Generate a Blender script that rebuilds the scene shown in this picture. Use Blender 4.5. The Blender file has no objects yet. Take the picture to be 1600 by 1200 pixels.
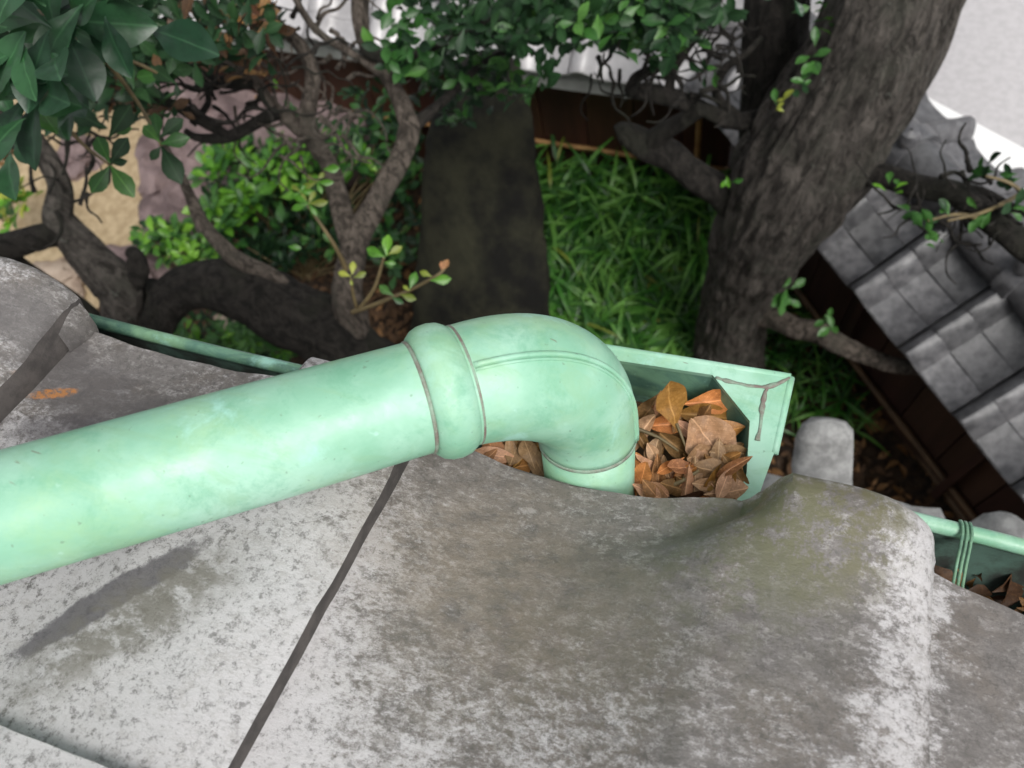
import bpy, bmesh, math, random
from mathutils import Vector, Matrix, noise
random.seed(7)
R = random.random
def U(a, b): return a + (b - a) * random.random()
S = bpy.context.scene

# ------------------------------------------------------------------ camera
FPX = 1290.0; HC = 3.2; K = 0.4615
MR = Matrix(((0.943697654739018, 0.21838951355427, -0.24847687379232342),
             (0.29530253826430636, -0.8946717518003209, 0.33519974257926116),
             (-0.1491011312322439, -0.389703062472024, -0.9087906116180948)))   # camera (right, down, forward) -> world
CAMLOC = Vector((0, 0, HC))
cam_d = bpy.data.cameras.new('camera'); cam = bpy.data.objects.new('camera', cam_d)
S.collection.objects.link(cam); S.camera = cam
cam_d.sensor_width = 36.0; cam_d.lens = FPX / 1600 * 36.0
cam_d.clip_start = 0.02; cam_d.clip_end = 300
rt, dn, fw = MR.col[0], MR.col[1], MR.col[2]
mw = Matrix((( rt.x, -dn.x, -fw.x, 0), (rt.y, -dn.y, -fw.y, 0), (rt.z, -dn.z, -fw.z, HC), (0, 0, 0, 1)))
cam.matrix_world = mw
cam_d.dof.use_dof = True; cam_d.dof.focus_distance = 0.475; cam_d.dof.aperture_fstop = 11.0

# ------------------------------------------------------------------ world, sun, exposure
W = bpy.data.worlds.new("World"); S.world = W; W.use_nodes = True
SUN_EL, SUN_AZ = math.radians(58), math.radians(125)      # azimuth from +Y towards +X
nt = W.node_tree; nt.nodes.clear()
sky = nt.nodes.new('ShaderNodeTexSky'); sky.sky_type = 'NISHITA'; sky.sun_disc = False
sky.sun_elevation = SUN_EL; sky.sun_rotation = SUN_AZ; sky.dust_density = 4.0; sky.air_density = 1.0
hs = nt.nodes.new('ShaderNodeHueSaturation'); hs.inputs['Saturation'].default_value = 0.22   # overcast: a nearly grey sky
bg = nt.nodes.new('ShaderNodeBackground'); bg.inputs['Strength'].default_value = 0.11
ow = nt.nodes.new('ShaderNodeOutputWorld')
nt.links.new(sky.outputs[0], hs.inputs['Color']); nt.links.new(hs.outputs[0], bg.inputs[0]); nt.links.new(bg.outputs[0], ow.inputs[0])
sl = bpy.data.lights.new('sun', 'SUN'); so = bpy.data.objects.new('sun', sl); S.collection.objects.link(so)
sl.energy = 1.5; sl.angle = math.radians(25); sl.color = (1, 0.97, 0.93)
sd = Vector((math.sin(SUN_AZ) * math.cos(SUN_EL), math.cos(SUN_AZ) * math.cos(SUN_EL), math.sin(SUN_EL)))
so.rotation_euler = sd.to_track_quat('Z', 'Y').to_euler()
S.view_settings.view_transform = 'Standard'; S.view_settings.look = 'None'
S.view_settings.gamma = 1; S.view_settings.use_curve_mapping = False
S.view_settings.exposure = 0.65

# ------------------------------------------------------------------ coordinates
def ray(px, py): return MR @ Vector(((px - 800) / FPX, (py - 600) / FPX, 1.0))
def at(px, py, d): return CAMLOC + ray(px, py) * d            # d = distance along the view axis, metres
def atz(px, py, z):
    r = ray(px, py); return CAMLOC + r * ((z - HC) / r.z)
O3 = at(620, 735, K)
SL = math.radians(22)
EX = Vector((1, 0, 0)); ES = Vector((0, math.cos(SL), -math.sin(SL))); EN = Vector((0, math.sin(SL), math.cos(SL)))
def roof(x, s, h=0): return O3 + (EX * x + ES * s + EN * h) * K  # tile roof coordinates, in units of K metres
ROOFM = Matrix(((EX.x, ES.x, EN.x, O3.x), (EX.y, ES.y, EN.y, O3.y), (EX.z, ES.z, EN.z, O3.z), (0, 0, 0, 1)))

# ------------------------------------------------------------------ object helpers
WLOC = {}
def tag(o, label=None, cat=None, group=None, kind=None):
    if label: o['label'] = label
    if cat: o['category'] = cat
    if group: o['group'] = group
    if kind: o['kind'] = kind
    return o
def thing(name, label, cat, loc, group=None):
    o = bpy.data.objects.new(name, None); S.collection.objects.link(o)
    o.empty_display_size = 0.05; o.location = loc; WLOC[o] = Vector(loc)
    return tag(o, label, cat, group)
def mesh(name, verts, faces, mats, smooth=True, sharp=None, mi=None):
    me = bpy.data.meshes.new(name); me.from_pydata([tuple(v) for v in verts], [], faces)
    for m in (mats if isinstance(mats, (list, tuple)) else [mats]): me.materials.append(m)
    if mi: me.polygons.foreach_set('material_index', mi)
    if smooth: me.polygons.foreach_set('use_smooth', [True] * len(me.polygons))
    me.update()
    if sharp is not None: me.set_sharp_from_angle(angle=math.radians(sharp))
    return me
def put(name, me, parent=None, M=None, loc=None):
    """link a mesh; M is its world matrix (or loc its world position)"""
    o = bpy.data.objects.new(name, me); S.collection.objects.link(o)
    if M is None: M = Matrix.Translation(loc if loc is not None else Vector((0, 0, 0)))
    if parent is not None:
        o.parent = parent; M = Matrix.Translation(-WLOC[parent]) @ M
    o.matrix_basis = M
    WLOC[o] = Vector((0, 0, 0)) if parent is None and loc is None else None
    return o
def solid(name, verts, faces, mats, parent=None, smooth=True, sharp=None, sub=None, mi=None):
    """object whose verts are given in world coordinates; origin moved to its centre. sub = parent is itself a part"""
    c = Vector((0, 0, 0))
    for v in verts: c += Vector(v)
    c /= max(1, len(verts))
    me = mesh(name, [Vector(v) - c for v in verts], faces, mats, smooth, sharp, mi)
    o = bpy.data.objects.new(name, me); S.collection.objects.link(o)
    if parent is not None: o.parent = parent; o.location = c - WLOC[parent]
    else: o.location = c
    WLOC[o] = c
    return o
class MB:
    def __init__(s): s.v = []; s.f = []; s.m = []
    def add(s, v, f, m=0):
        b = len(s.v); s.v += [Vector(x) for x in v]; s.f += [tuple(i + b for i in q) for q in f]; s.m += [m] * len(f)
    def box(s, c, sx, sy, sz, rot=None, m=0):
        v = []
        for z in (-1, 1):
            for y in (-1, 1):
                for x in (-1, 1):
                    p = Vector((x * sx / 2, y * sy / 2, z * sz / 2))
                    if rot: p = rot @ p
                    v.append(Vector(c) + p)
        s.add(v, [(0, 2, 3, 1), (4, 5, 7, 6), (0, 1, 5, 4), (2, 6, 7, 3), (0, 4, 6, 2), (1, 3, 7, 5)], m)
def crom(P, n):
    """Catmull-Rom through P (tuples of floats)"""
    Q = [P[0]] + list(P) + [P[-1]]; out = []
    for i in range(1, len(Q) - 2):
        a, b, c, d = Q[i-1], Q[i], Q[i+1], Q[i+2]
        for k in range(n):
            t = k / n; t2 = t * t; t3 = t2 * t
            out.append(tuple(0.5 * (2*b[j] + (c[j]-a[j])*t + (2*a[j]-5*b[j]+4*c[j]-d[j])*t2 + (3*b[j]-a[j]-3*c[j]+d[j])*t3) for j in range(len(b))))
    out.append(tuple(P[-1])); return out
def sweep(path, radii, seg=16, cap=True, rough=0.0, rfreq=10.0, up=None, aniso=None, streak=1.0, furrow=0.0):
    path = [Vector(p) for p in path]; n = len(path); v = []; f = []
    t0 = (path[1] - path[0]).normalized()
    a = up if up is not None else (Vector((0, 0, 1)) if abs(t0.z) < 0.9 else Vector((1, 0, 0)))
    nx = (a - t0 * a.dot(t0)).normalized(); L = 0
    for i, p in enumerate(path):
        t = (path[min(i+1, n-1)] - path[max(i-1, 0)]).normalized()
        nx = (nx - t * nx.dot(t)).normalized(); ny = t.cross(nx)
        if i: L += (p - path[i-1]).length
        for k in range(seg):
            an = 2 * math.pi * k / seg
            r = radii[i]
            if rough:
                q = Vector((math.cos(an) * 1.2, math.sin(an) * 1.2, L * rfreq * streak)) + path[0] * 7
                r *= 1 + rough * (noise.noise(q) + 0.5 * noise.noise(q * 2.7) + 0.35 * noise.noise(q * 6.1))
            if furrow:
                q = Vector((math.cos(an) * 5, math.sin(an) * 5, L * 5)); e_ = noise.noise(q + Vector((noise.noise(q * 0.5), 0, 0)) * 1.5)
                r *= 1 + furrow * (abs(e_) * 2 - 0.5) + furrow * 0.5 * noise.noise(Vector((math.cos(an) * 13, math.sin(an) * 13, L * 14)))
            ax, ay = aniso if aniso else (1, 1)
            v.append(p + nx * math.cos(an) * r * ax + ny * math.sin(an) * r * ay)
        if i:
            for k in range(seg):
                f.append(((i-1)*seg + k, (i-1)*seg + (k+1) % seg, i*seg + (k+1) % seg, i*seg + k))
    if cap:
        f.append(tuple(reversed(range(seg)))); f.append(tuple(range((n-1)*seg, n*seg)))
    return v, f

# ------------------------------------------------------------------ materials
def newmat(name):
    m = bpy.data.materials.new(name); m.use_nodes = True; t = m.node_tree; t.nodes.clear()
    o = t.nodes.new('ShaderNodeOutputMaterial'); b = t.nodes.new('ShaderNodeBsdfPrincipled')
    t.links.new(b.outputs[0], o.inputs[0]); return m, t, b
class N:
    """tiny node helper"""
    def __init__(s, t): s.t = t; s.pos = t.nodes.new('ShaderNodeNewGeometry').outputs['Position']
    def n(s, ty, **k):
        x = s.t.nodes.new(ty)
        for a, b in k.items(): setattr(x, a, b)
        return x
    def sock(s, i, v):
        if isinstance(v, bpy.types.NodeSocket): s.t.links.new(v, i)
        else: i.default_value = v
    def noise(s, scale, detail=4, rough=0.6, vec=None, dist=0.0):
        x = s.n('ShaderNodeTexNoise'); x.inputs['Scale'].default_value = scale; x.inputs['Detail'].default_value = detail
        x.inputs['Roughness'].default_value = rough; x.inputs['Distortion'].default_value = dist
        s.t.links.new(vec if vec is not None else s.pos, x.inputs['Vector']); return x.outputs['Fac']
    def math(s, op, a, b=0.0, c=None, clamp=False):
        x = s.n('ShaderNodeMath', operation=op, use_clamp=clamp); s.sock(x.inputs[0], a); s.sock(x.inputs[1], b)
        if c is not None: s.sock(x.inputs[2], c)
        return x.outputs[0]
    def ramp(s, v, a, b, lo=0.0, hi=1.0):
        x = s.n('ShaderNodeMapRange'); s.sock(x.inputs[0], v)
        for i, q in zip((1, 2, 3, 4), (a, b, lo, hi)): x.inputs[i].default_value = q
        x.interpolation_type = 'SMOOTHSTEP'; return x.outputs[0]
    def mix(s, f, a, b):
        x = s.n('ShaderNodeMix', data_type='RGBA'); s.sock(x.inputs[0], f)
        for i, q in ((6, a), (7, b)):
            if isinstance(q, bpy.types.NodeSocket): s.t.links.new(q, x.inputs[i])
            else: x.inputs[i].default_value = (*q, 1)
        return x.outputs[2]
    def map(s, scale=(1, 1, 1), rot=(0, 0, 0), vec=None):
        x = s.n('ShaderNodeMapping'); x.inputs['Scale'].default_value = scale; x.inputs['Rotation'].default_value = rot
        s.t.links.new(vec if vec is not None else s.pos, x.inputs['Vector']); return x.outputs[0]
    def dot(s, v, off=0.0, k=1.0):
        x = s.n('ShaderNodeVectorMath', operation='DOT_PRODUCT'); s.t.links.new(s.pos, x.inputs[0]); x.inputs[1].default_value = tuple(v)
        return s.math('MULTIPLY', s.math('SUBTRACT', x.outputs['Value'], off), k)
    def bump(s, h, strength, dist, bsdf, chain=None):
        x = s.n('ShaderNodeBump'); x.inputs['Strength'].default_value = strength; x.inputs['Distance'].default_value = dist
        s.t.links.new(h, x.inputs['Height'])
        if chain: s.t.links.new(chain, x.inputs['Normal'])
        s.t.links.new(x.outputs[0], bsdf.inputs['Normal']); return x.outputs[0]
def simple(name, c1, c2, scale, rough=0.7, bumpd=0.0, bscale=None, spec=0.5, detail=5, lo=0.35, hi=0.65, rnd=0.0, mapping=None):
    m, t, b = newmat(name); g = N(t)
    vec = g.map(scale=mapping) if mapping else None
    col = g.mix(g.ramp(g.noise(scale, detail, 0.65, vec), lo, hi), c1, c2)
    if rnd:
        oi = g.n('ShaderNodeObjectInfo'); hsv = g.n('ShaderNodeHueSaturation')
        t.links.new(g.ramp(oi.outputs['Random'], 0, 1, 1 - rnd, 1 + rnd), hsv.inputs['Value'])
        t.links.new(g.ramp(oi.outputs['Random'], 0, 1, 0.5 - rnd * 0.06, 0.5 + rnd * 0.06), hsv.inputs['Hue'])
        t.links.new(col, hsv.inputs['Color']); col = hsv.outputs[0]
    t.links.new(col, b.inputs['Base Color']); b.inputs['Roughness'].default_value = rough
    b.inputs['Specular IOR Level'].default_value = spec
    if bumpd: g.bump(g.noise(bscale or scale * 3, 6, 0.7, vec), 1.0, bumpd, b)
    return m

# patina on copper
def patina(name, base, light, dark, bright=1.0):
    m, t, b = newmat(name); g = N(t)
    sc = lambda c: tuple(x * bright for x in c)
    c = g.mix(g.ramp(g.noise(16, 5, 0.6), 0.35, 0.68), sc(base), sc(light))
    c = g.mix(g.math('MULTIPLY', g.ramp(g.noise(30, 7, 0.75, dist=0.3), 0.48, 0.66), 0.62), c, sc(dark))
    c = g.mix(g.math('MULTIPLY', g.ramp(g.noise(12, 6, 0.7), 0.46, 0.64), 0.55), c, sc((0.29, 0.50, 0.27)))
    c = g.mix(g.math('MULTIPLY', g.ramp(g.noise(120, 3, 0.5), 0.70, 0.78), 0.4), c, sc((0.44, 0.68, 0.62)))
    sv_ = g.map(scale=(14, 60, 30), rot=(0.4, 0.3, 0.9))
    c = g.mix(g.math('MULTIPLY', g.ramp(g.noise(1.0, 6, 0.7, sv_, 0.8), 0.48, 0.66), 0.5), c, sc((0.24, 0.44, 0.27)))
    c = g.mix(g.math('MULTIPLY', g.ramp(g.noise(24, 6, 0.7, dist=0.4), 0.56, 0.70), 0.6), c, sc((0.36, 0.66, 0.58)))
    v = g.map(scale=(40, 260, 120), rot=(0.4, 0.3, 0.9))
    c = g.mix(g.math('MULTIPLY', g.ramp(g.noise(1.0, 3, 0.5, v), 0.735, 0.77), 0.55), c, (0.16, 0.12, 0.08))
    c = g.mix(g.math('MULTIPLY', g.ramp(g.noise(260, 2, 0.5), 0.70, 0.76), 0.5), c, (0.13, 0.2, 0.14))
    t.links.new(c, b.inputs['Base Color'])
    t.links.new(g.ramp(g.noise(20, 4, 0.6), 0.3, 0.7, 0.36, 0.56), b.inputs['Roughness'])
    g.bump(g.math('ADD', g.noise(60, 5, 0.6), g.math('MULTIPLY', g.noise(9, 2, 0.5), 2.0)), 0.5, 0.0012, b)
    return m
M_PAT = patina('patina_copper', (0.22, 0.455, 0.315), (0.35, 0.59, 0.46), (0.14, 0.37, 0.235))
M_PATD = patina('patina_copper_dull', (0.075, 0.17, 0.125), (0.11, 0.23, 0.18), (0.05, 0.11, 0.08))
M_SOLD = simple('solder_brown', (0.17, 0.125, 0.11), (0.24, 0.34, 0.26), 90, 0.6, 0.0006)
M_DARKCU = simple('copper_inside', (0.035, 0.04, 0.035), (0.09, 0.16, 0.13), 40, 0.6, 0.0006)

# weathered roof tile; stains live at fixed places of the roof
def tile_mat():
    m, t, b = newmat('weathered_tile'); g = N(t)
    X = g.dot(EX, O3.dot(EX), 1 / K); Sx = g.dot(ES, O3.dot(ES), 1 / K)
    wob = g.math('MULTIPLY', g.math('SUBTRACT', g.noise(34, 8, 0.78), 0.5), 1.1)
    def blob(x0, s0, ax, as_, ang=0.0, w=1.0):
        ca, sa = math.cos(ang), math.sin(ang)
        dx = g.math('SUBTRACT', X, x0); ds = g.math('SUBTRACT', Sx, s0)
        u = g.math('MULTIPLY', g.math('ADD', g.math('MULTIPLY', dx, ca), g.math('MULTIPLY', ds, sa)), 1 / ax)
        v = g.math('MULTIPLY', g.math('SUBTRACT', g.math('MULTIPLY', ds, ca), g.math('MULTIPLY', dx, sa)), 1 / as_)
        r = g.math('SQRT', g.math('ADD', g.math('MULTIPLY', u, u), g.math('MULTIPLY', v, v)))
        r = g.math('ADD', r, g.math('MULTIPLY', wob, 1.5 * w)); return r
    fv = g.map(scale=(1.0, 1.7, 1.0))
    fine = g.noise(230, 10, 0.84, fv); fine2 = g.noise(600, 4, 0.7)
    med = g.noise(62, 7, 0.74, fv); big = g.noise(13, 5, 0.66); vbig = g.noise(5.0, 3, 0.5)
    c = g.mix(g.ramp(med, 0.3, 0.7), (0.115, 0.106, 0.098), (0.215, 0.200, 0.190))
    c = g.mix(g.math('MULTIPLY', g.ramp(big, 0.42, 0.66), 0.65), c, (0.165, 0.138, 0.112))
    c = g.mix(g.math('MULTIPLY', g.ramp(fine2, 0.35, 0.65), 0.35), c, (0.075, 0.07, 0.066))
    # pale lichen bloom, denser to the left of the joint and lower down the picture; roll-flank glare painted in
    den = g.ramp(X, -0.25, 0.30, 0.11, -0.022)
    den2 = g.ramp(Sx, -0.40, -0.02, 0.060, -0.030)
    flank_glare = g.math('MULTIPLY', g.ramp(blob(0.575, 0.02, 0.045, 0.22), 0.0, 1.9, 1.0, 0.0), 0.17)  # sky glare painted as whitening along the roll's right side
    side = g.math('MULTIPLY', g.ramp(blob(-0.06, -0.25, 0.10, 0.24), 0.4, 1.6, 1.0, 0.0), 0.07)  # painted glare again, on the left tile's roll beside the joint
    upl = g.math('MULTIPLY', g.ramp(blob(-0.42, 0.04, 0.22, 0.10), 0.4, 1.6, 1.0, 0.0), -0.11)
    lv = g.math('ADD', g.math('ADD', g.math('MULTIPLY', fine, 0.55), g.math('MULTIPLY', med, 0.35)), g.math('MULTIPLY', big, 0.22))
    for q in (den, den2, flank_glare, side, upl): lv = g.math('ADD', lv, q)
    c = g.mix(g.math('MULTIPLY', g.ramp(lv, 0.56, 0.67), 0.88), c, (0.54, 0.53, 0.535))
    sp = g.noise(150, 9, 0.84)
    c = g.mix(g.math('MULTIPLY', g.ramp(sp, 0.53, 0.60), g.ramp(X, 0.1, -0.2, 0.25, 0.85)), c, (0.10, 0.092, 0.088))
    grit = g.noise(105, 9, 0.86, fv); g2 = g.noise(210, 8, 0.86)
    patch = g.ramp(g.noise(17, 5, 0.7), 0.38, 0.60, 0.25, 1.0)
    c = g.mix(g.math('MULTIPLY', g.math('MULTIPLY', g.ramp(grit, 0.515, 0.575), patch), 0.72), c, (0.37, 0.355, 0.345))
    c = g.mix(g.math('MULTIPLY', g.ramp(g2, 0.53, 0.585), 0.65), c, (0.075, 0.07, 0.064))
    rim = g.math('MULTIPLY', g.ramp(blob(0.50, 0.072, 0.13, 0.016, 0.0, 0.25), 0.5, 1.3, 1.0, 0.0), g.ramp(med, 0.38, 0.52))  # white highlight painted along the roll's front edge, broken up by noise
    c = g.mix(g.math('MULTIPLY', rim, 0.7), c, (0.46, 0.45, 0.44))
    # moss
    ms = g.ramp(g.math('ADD', g.math('MULTIPLY', g.noise(75, 9, 0.85), 0.7), g.math('MULTIPLY', g.noise(20, 3, 0.6), 0.3)), 0.455, 0.53)
    m1 = g.math('MULTIPLY', g.ramp(blob(0.465, 0.045, 0.095, 0.085), 0.6, 1.35, 1.0, 0.0), ms)
    m2 = g.math('MULTIPLY', g.ramp(blob(0.40, 0.00, 0.085, 0.09, 0.5), 0.3, 1.6, 0.5, 0.0), ms)
    m3 = g.math('MULTIPLY', g.ramp(blob(0.30, -0.12, 0.22, 0.12, 0.5), 0.2, 1.6, 0.28, 0.0), ms)
    c = g.mix(g.math('MULTIPLY', m1, 0.9), c, (0.120, 0.112, 0.052))
    c = g.mix(m2, c, (0.105, 0.115, 0.062)); c = g.mix(m3, c, (0.14, 0.135, 0.085))
    # brown film
    c = g.mix(g.math('MULTIPLY', g.ramp(blob(0.14, -0.09, 0.16, 0.14), 0.2, 1.5, 0.65, 0.0), g.ramp(med, 0.3, 0.6)), c, (0.19, 0.155, 0.115))
    # dark damp stain on the left tile, with specks around it
    c = g.mix(g.math('MULTIPLY', g.ramp(blob(-0.205, -0.262, 0.125, 0.024, 0.9, 0.8), 0.72, 0.95, 1.0, 0.0), 0.85), c, (0.088, 0.082, 0.090))
    ds = g.ramp(blob(-0.165, -0.275, 0.15, 0.05, 0.95, 1.0), 0.4, 1.2, 0.85, 0.0)
    c = g.mix(g.math('MULTIPLY', ds, g.ramp(med, 0.35, 0.55)), c, (0.150, 0.140, 0.115))
    c = g.mix(g.math('MULTIPLY', g.ramp(blob(-0.47, 0.0, 0.16, 0.06, -0.3, 1.0), 0.5, 1.2, 0.9, 0.0), 0.75), c, (0.095, 0.088, 0.088))
    c = g.mix(g.math('MULTIPLY', g.ramp(blob(-0.44, -0.07, 0.09, 0.03, 0.2, 1.0), 0.6, 1.1, 0.9, 0.0), 0.75), c, (0.075, 0.068, 0.072))
    # orange rust smear
    ds = g.ramp(blob(-0.500, -0.022, 0.034, 0.010, 0.5, 0.7), 0.7, 1.05, 1.0, 0.0)
    c = g.mix(g.math('MULTIPLY', ds, g.ramp(fine, 0.42, 0.56)), c, (0.40, 0.17, 0.05))
    ds = g.ramp(g.noise(33, 3, 0.5), 0.755, 0.77)
    c = g.mix(ds, c, (0.30, 0.13, 0.04))
    t.links.new(c, b.inputs['Base Color'])
    t.links.new(g.ramp(med, 0.3, 0.7, 0.38, 0.58), b.inputs['Roughness'])
    b.inputs['Specular IOR Level'].default_value = 0.6
    g.bump(g.math('ADD', fine, g.math('MULTIPLY', med, 1.5)), 0.6, 0.0011, b)
    return m
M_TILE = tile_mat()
M_TEDGE = simple('tile_edge_grime', (0.045, 0.040, 0.038), (0.085, 0.075, 0.07), 60, 0.8, 0.0006)
M_CTILE_LIT = simple('sky_lit_coping_tile', (0.34, 0.33, 0.335), (0.52, 0.51, 0.515), 7, 0.36, 0.001, 60, 0.9, lo=0.3, hi=0.7, rnd=0.15)  # paler copy of the coping tile, bright sky reflection put into its colour
M_CTILE_SHADED = simple('coping_tile', (0.040, 0.040, 0.044), (0.115, 0.115, 0.12), 30, 0.44, 0.001, 60, 0.9, lo=0.3, hi=0.7, rnd=0.22)  # darker copy of the same tile, tree shade put into its colour
M_PLASTER = simple('grey_plaster', (0.22, 0.23, 0.215), (0.33, 0.34, 0.32), 6, 0.8, 0.002, 40)
M_BOARD = simple('stained_board', (0.030, 0.010, 0.006), (0.060, 0.020, 0.011), 3.0, 0.6, 0.002, 30, mapping=(3, 3, 0.3), rnd=0.25)
M_BOARDD = simple('dark_board', (0.040, 0.019, 0.013), (0.075, 0.036, 0.024), 3.0, 0.65, 0.002, 30, mapping=(3, 3, 0.3), rnd=0.25)
M_BAMBOO = simple('bamboo_rail', (0.26, 0.13, 0.045), (0.42, 0.24, 0.09), 12, 0.5, 0.001)
M_BAMBOOD = simple('old_bamboo', (0.09, 0.055, 0.028), (0.17, 0.10, 0.05), 12, 0.6, 0.001)
M_STONE = simple('granite_grey', (0.24, 0.24, 0.235), (0.40, 0.40, 0.39), 45, 0.85, 0.003, 60)
M_ROCK = simple('purple_rock', (0.12, 0.085, 0.085), (0.25, 0.185, 0.18), 6, 0.8, 0.02, 9)
M_ROCKT = simple('tan_rock', (0.28, 0.21, 0.16), (0.42, 0.34, 0.27), 8, 0.8, 0.01, 12)
M_SAND = simple('raked_sand', (0.36, 0.27, 0.155), (0.50, 0.39, 0.245), 22, 0.9, 0.01, 70)
M_ROAD = simple('asphalt_pale', (0.43, 0.415, 0.42), (0.49, 0.475, 0.48), 30, 0.85, 0.0015, 200)
M_WHITE = simple('white_line_paint', (0.76, 0.76, 0.75), (0.84, 0.84, 0.83), 20, 0.6, 0.001)
M_SOIL = simple('garden_soil', (0.022, 0.014, 0.009), (0.075, 0.045, 0.024), 26, 0.95, 0.02, 40)
M_WOOD = simple('rafter_wood', (0.10, 0.065, 0.04), (0.16, 0.11, 0.07), 14, 0.7, 0.001)
M_HOUSEW = simple('house_plaster', (0.42, 0.38, 0.32), (0.50, 0.46, 0.40), 5, 0.9, 0.001)

def bark(name, c1, c2, c3, sc=1.0, lich=0.03):
    m, t, b = newmat(name); g = N(t)
    v = g.map(scale=(44 * sc, 44 * sc, 11 * sc), rot=(0.25, -0.2, 0))
    n1 = g.noise(1.0, 7, 0.75, v, 0.6); n2 = g.noise(7 * sc, 4, 0.6); n3 = g.noise(30 * sc, 5, 0.7)
    c = g.mix(g.ramp(n1, 0.38, 0.62), c1, c2)
    c = g.mix(g.math('MULTIPLY', g.ramp(n2, 0.48, 0.66), 0.6), c, c3)
    c = g.mix(g.math('MULTIPLY', g.ramp(n3, 0.70 - lich, 0.76 - lich), 0.6), c, (0.26, 0.28, 0.24))
    t.links.new(c, b.inputs['Base Color']); b.inputs['Roughness'].default_value = 0.9
    b.inputs['Specular IOR Level'].default_value = 0.3
    g.bump(g.math('ADD', n1, g.math('MULTIPLY', n3, 0.4)), 1.0, 0.035, b)
    return m
M_BARK = bark('rough_bark', (0.042, 0.037, 0.031), (0.175, 0.155, 0.136), (0.105, 0.105, 0.084), 1.15, 0.07)
M_BARKD = bark('dark_bark', (0.012, 0.011, 0.009), (0.048, 0.042, 0.036), (0.035, 0.037, 0.025), lich=0.01)
M_BARKL = bark('grey_bark', (0.055, 0.045, 0.036), (0.24, 0.20, 0.165), (0.13, 0.12, 0.095), 1.4, 0.02)
M_SLAB = simple('mossy_dark_stone', (0.009, 0.009, 0.008), (0.036, 0.036, 0.022), 5, 0.9, 0.008, 25, 0.2)

def leafmat(name, c1, c2, rough=0.42, trans=0.25, spec=0.5, rnd=0.3, dry=False):
    m, t, b = newmat(name); g = N(t)
    c = g.mix(g.ramp(g.noise(6, 3, 0.6), 0.35, 0.65), c1, c2)
    c = g.mix(g.math('MULTIPLY', g.ramp(g.noise(70, 6, 0.7), 0.45, 0.65), 0.45), c, tuple(x * 0.5 for x in c1))
    tc = g.n('ShaderNodeTexCoord'); sx = g.n('ShaderNodeSeparateXYZ'); t.links.new(tc.outputs['Object'], sx.inputs[0])
    ax = g.math('ABSOLUTE', sx.outputs[0])
    if dry:
        c = g.mix(g.math('MULTIPLY', g.ramp(g.noise(120, 6, 0.75), 0.45, 0.70), 0.6), c, tuple(x * 0.5 for x in c1))
        c = g.mix(g.math('MULTIPLY', g.ramp(g.noise(420, 4, 0.7), 0.5, 0.68), 0.5), c, tuple(min(1, x * 1.25) for x in c2))
        vein = g.math('SINE', g.math('MULTIPLY', g.math('SUBTRACT', sx.outputs[1], g.math('MULTIPLY', ax, 0.9)), 70.0))
        c = g.mix(g.math('MULTIPLY', g.ramp(vein, 0.75, 1.0), 0.25), c, tuple(x * 0.55 for x in c1))
    c = g.mix(g.ramp(ax, 0.006, 0.016, 0.55, 0.0), c, tuple(min(1, x * 1.5 + 0.01) for x in c2))
    oi = g.n('ShaderNodeObjectInfo'); hsv = g.n('ShaderNodeHueSaturation')
    t.links.new(g.ramp(oi.outputs['Random'], 0, 1, 1 - rnd, 1 + rnd), hsv.inputs['Value'])
    t.links.new(g.ramp(oi.outputs['Random'], 0, 1, 0.512, 0.488), hsv.inputs['Hue'])
    t.links.new(c, hsv.inputs['Color']); c = hsv.outputs[0]
    t.links.new(c, b.inputs['Base Color']); b.inputs['Roughness'].default_value = rough
    b.inputs['Specular IOR Level'].default_value = spec
    if trans:
        tr = g.n('ShaderNodeBsdfTranslucent'); mx = g.n('ShaderNodeMixShader'); mx.inputs[0].default_value = trans
        t.links.new(c, tr.inputs['Color'])
        out = [x for x in t.nodes if x.type == 'OUTPUT_MATERIAL'][0]
        t.links.new(b.outputs[0], mx.inputs[1]); t.links.new(tr.outputs[0], mx.inputs[2]); t.links.new(mx.outputs[0], out.inputs[0])
    g.bump(g.noise(260 if dry else 40, 5 if dry else 3, 0.6), 0.5 if dry else 0.3, 0.0012 if dry else 0.002, b)
    return m
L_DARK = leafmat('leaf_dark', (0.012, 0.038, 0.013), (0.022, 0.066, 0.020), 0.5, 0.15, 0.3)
L_MID = leafmat('leaf_mid', (0.036, 0.120, 0.022), (0.070, 0.195, 0.035))
L_BRIGHT = leafmat('leaf_bright', (0.10, 0.28, 0.02), (0.19, 0.44, 0.045), 0.35, 0.35)
L_NEAR = leafmat('leaf_near_glossy', (0.014, 0.055, 0.022), (0.026, 0.085, 0.032), 0.36, 0.12, 0.5)
L_YELLOW = leafmat('leaf_yellow', (0.20, 0.26, 0.03), (0.34, 0.38, 0.06), 0.45, 0.3)
L_GRASS = leafmat('leaf_bamboo_grass', (0.09, 0.29, 0.035), (0.26, 0.52, 0.10), 0.4, 0.35)
L_BROWN = leafmat('leaf_withered', (0.25, 0.12, 0.045), (0.42, 0.22, 0.09), 0.6, 0.15, 0.4, 0.3, True)
L_ORANGE = leafmat('leaf_orange', (0.40, 0.17, 0.04), (0.52, 0.25, 0.08), 0.5, 0.1, 0.4, 0.3, True)
L_TAN = leafmat('leaf_tan', (0.42, 0.23, 0.12), (0.58, 0.35, 0.20), 0.55, 0.1, 0.4, 0.3, True)
L_DKBR = leafmat('leaf_dark_brown', (0.07, 0.032, 0.016), (0.15, 0.07, 0.03), 0.6, 0.05, 0.4, 0.3, True)
L_LITTER = leafmat('leaf_litter', (0.05, 0.026, 0.012), (0.13, 0.065, 0.028), 0.8, 0.0)
STEM = simple('green_brown_stem', (0.10, 0.075, 0.035), (0.17, 0.13, 0.06), 30, 0.6)

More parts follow.
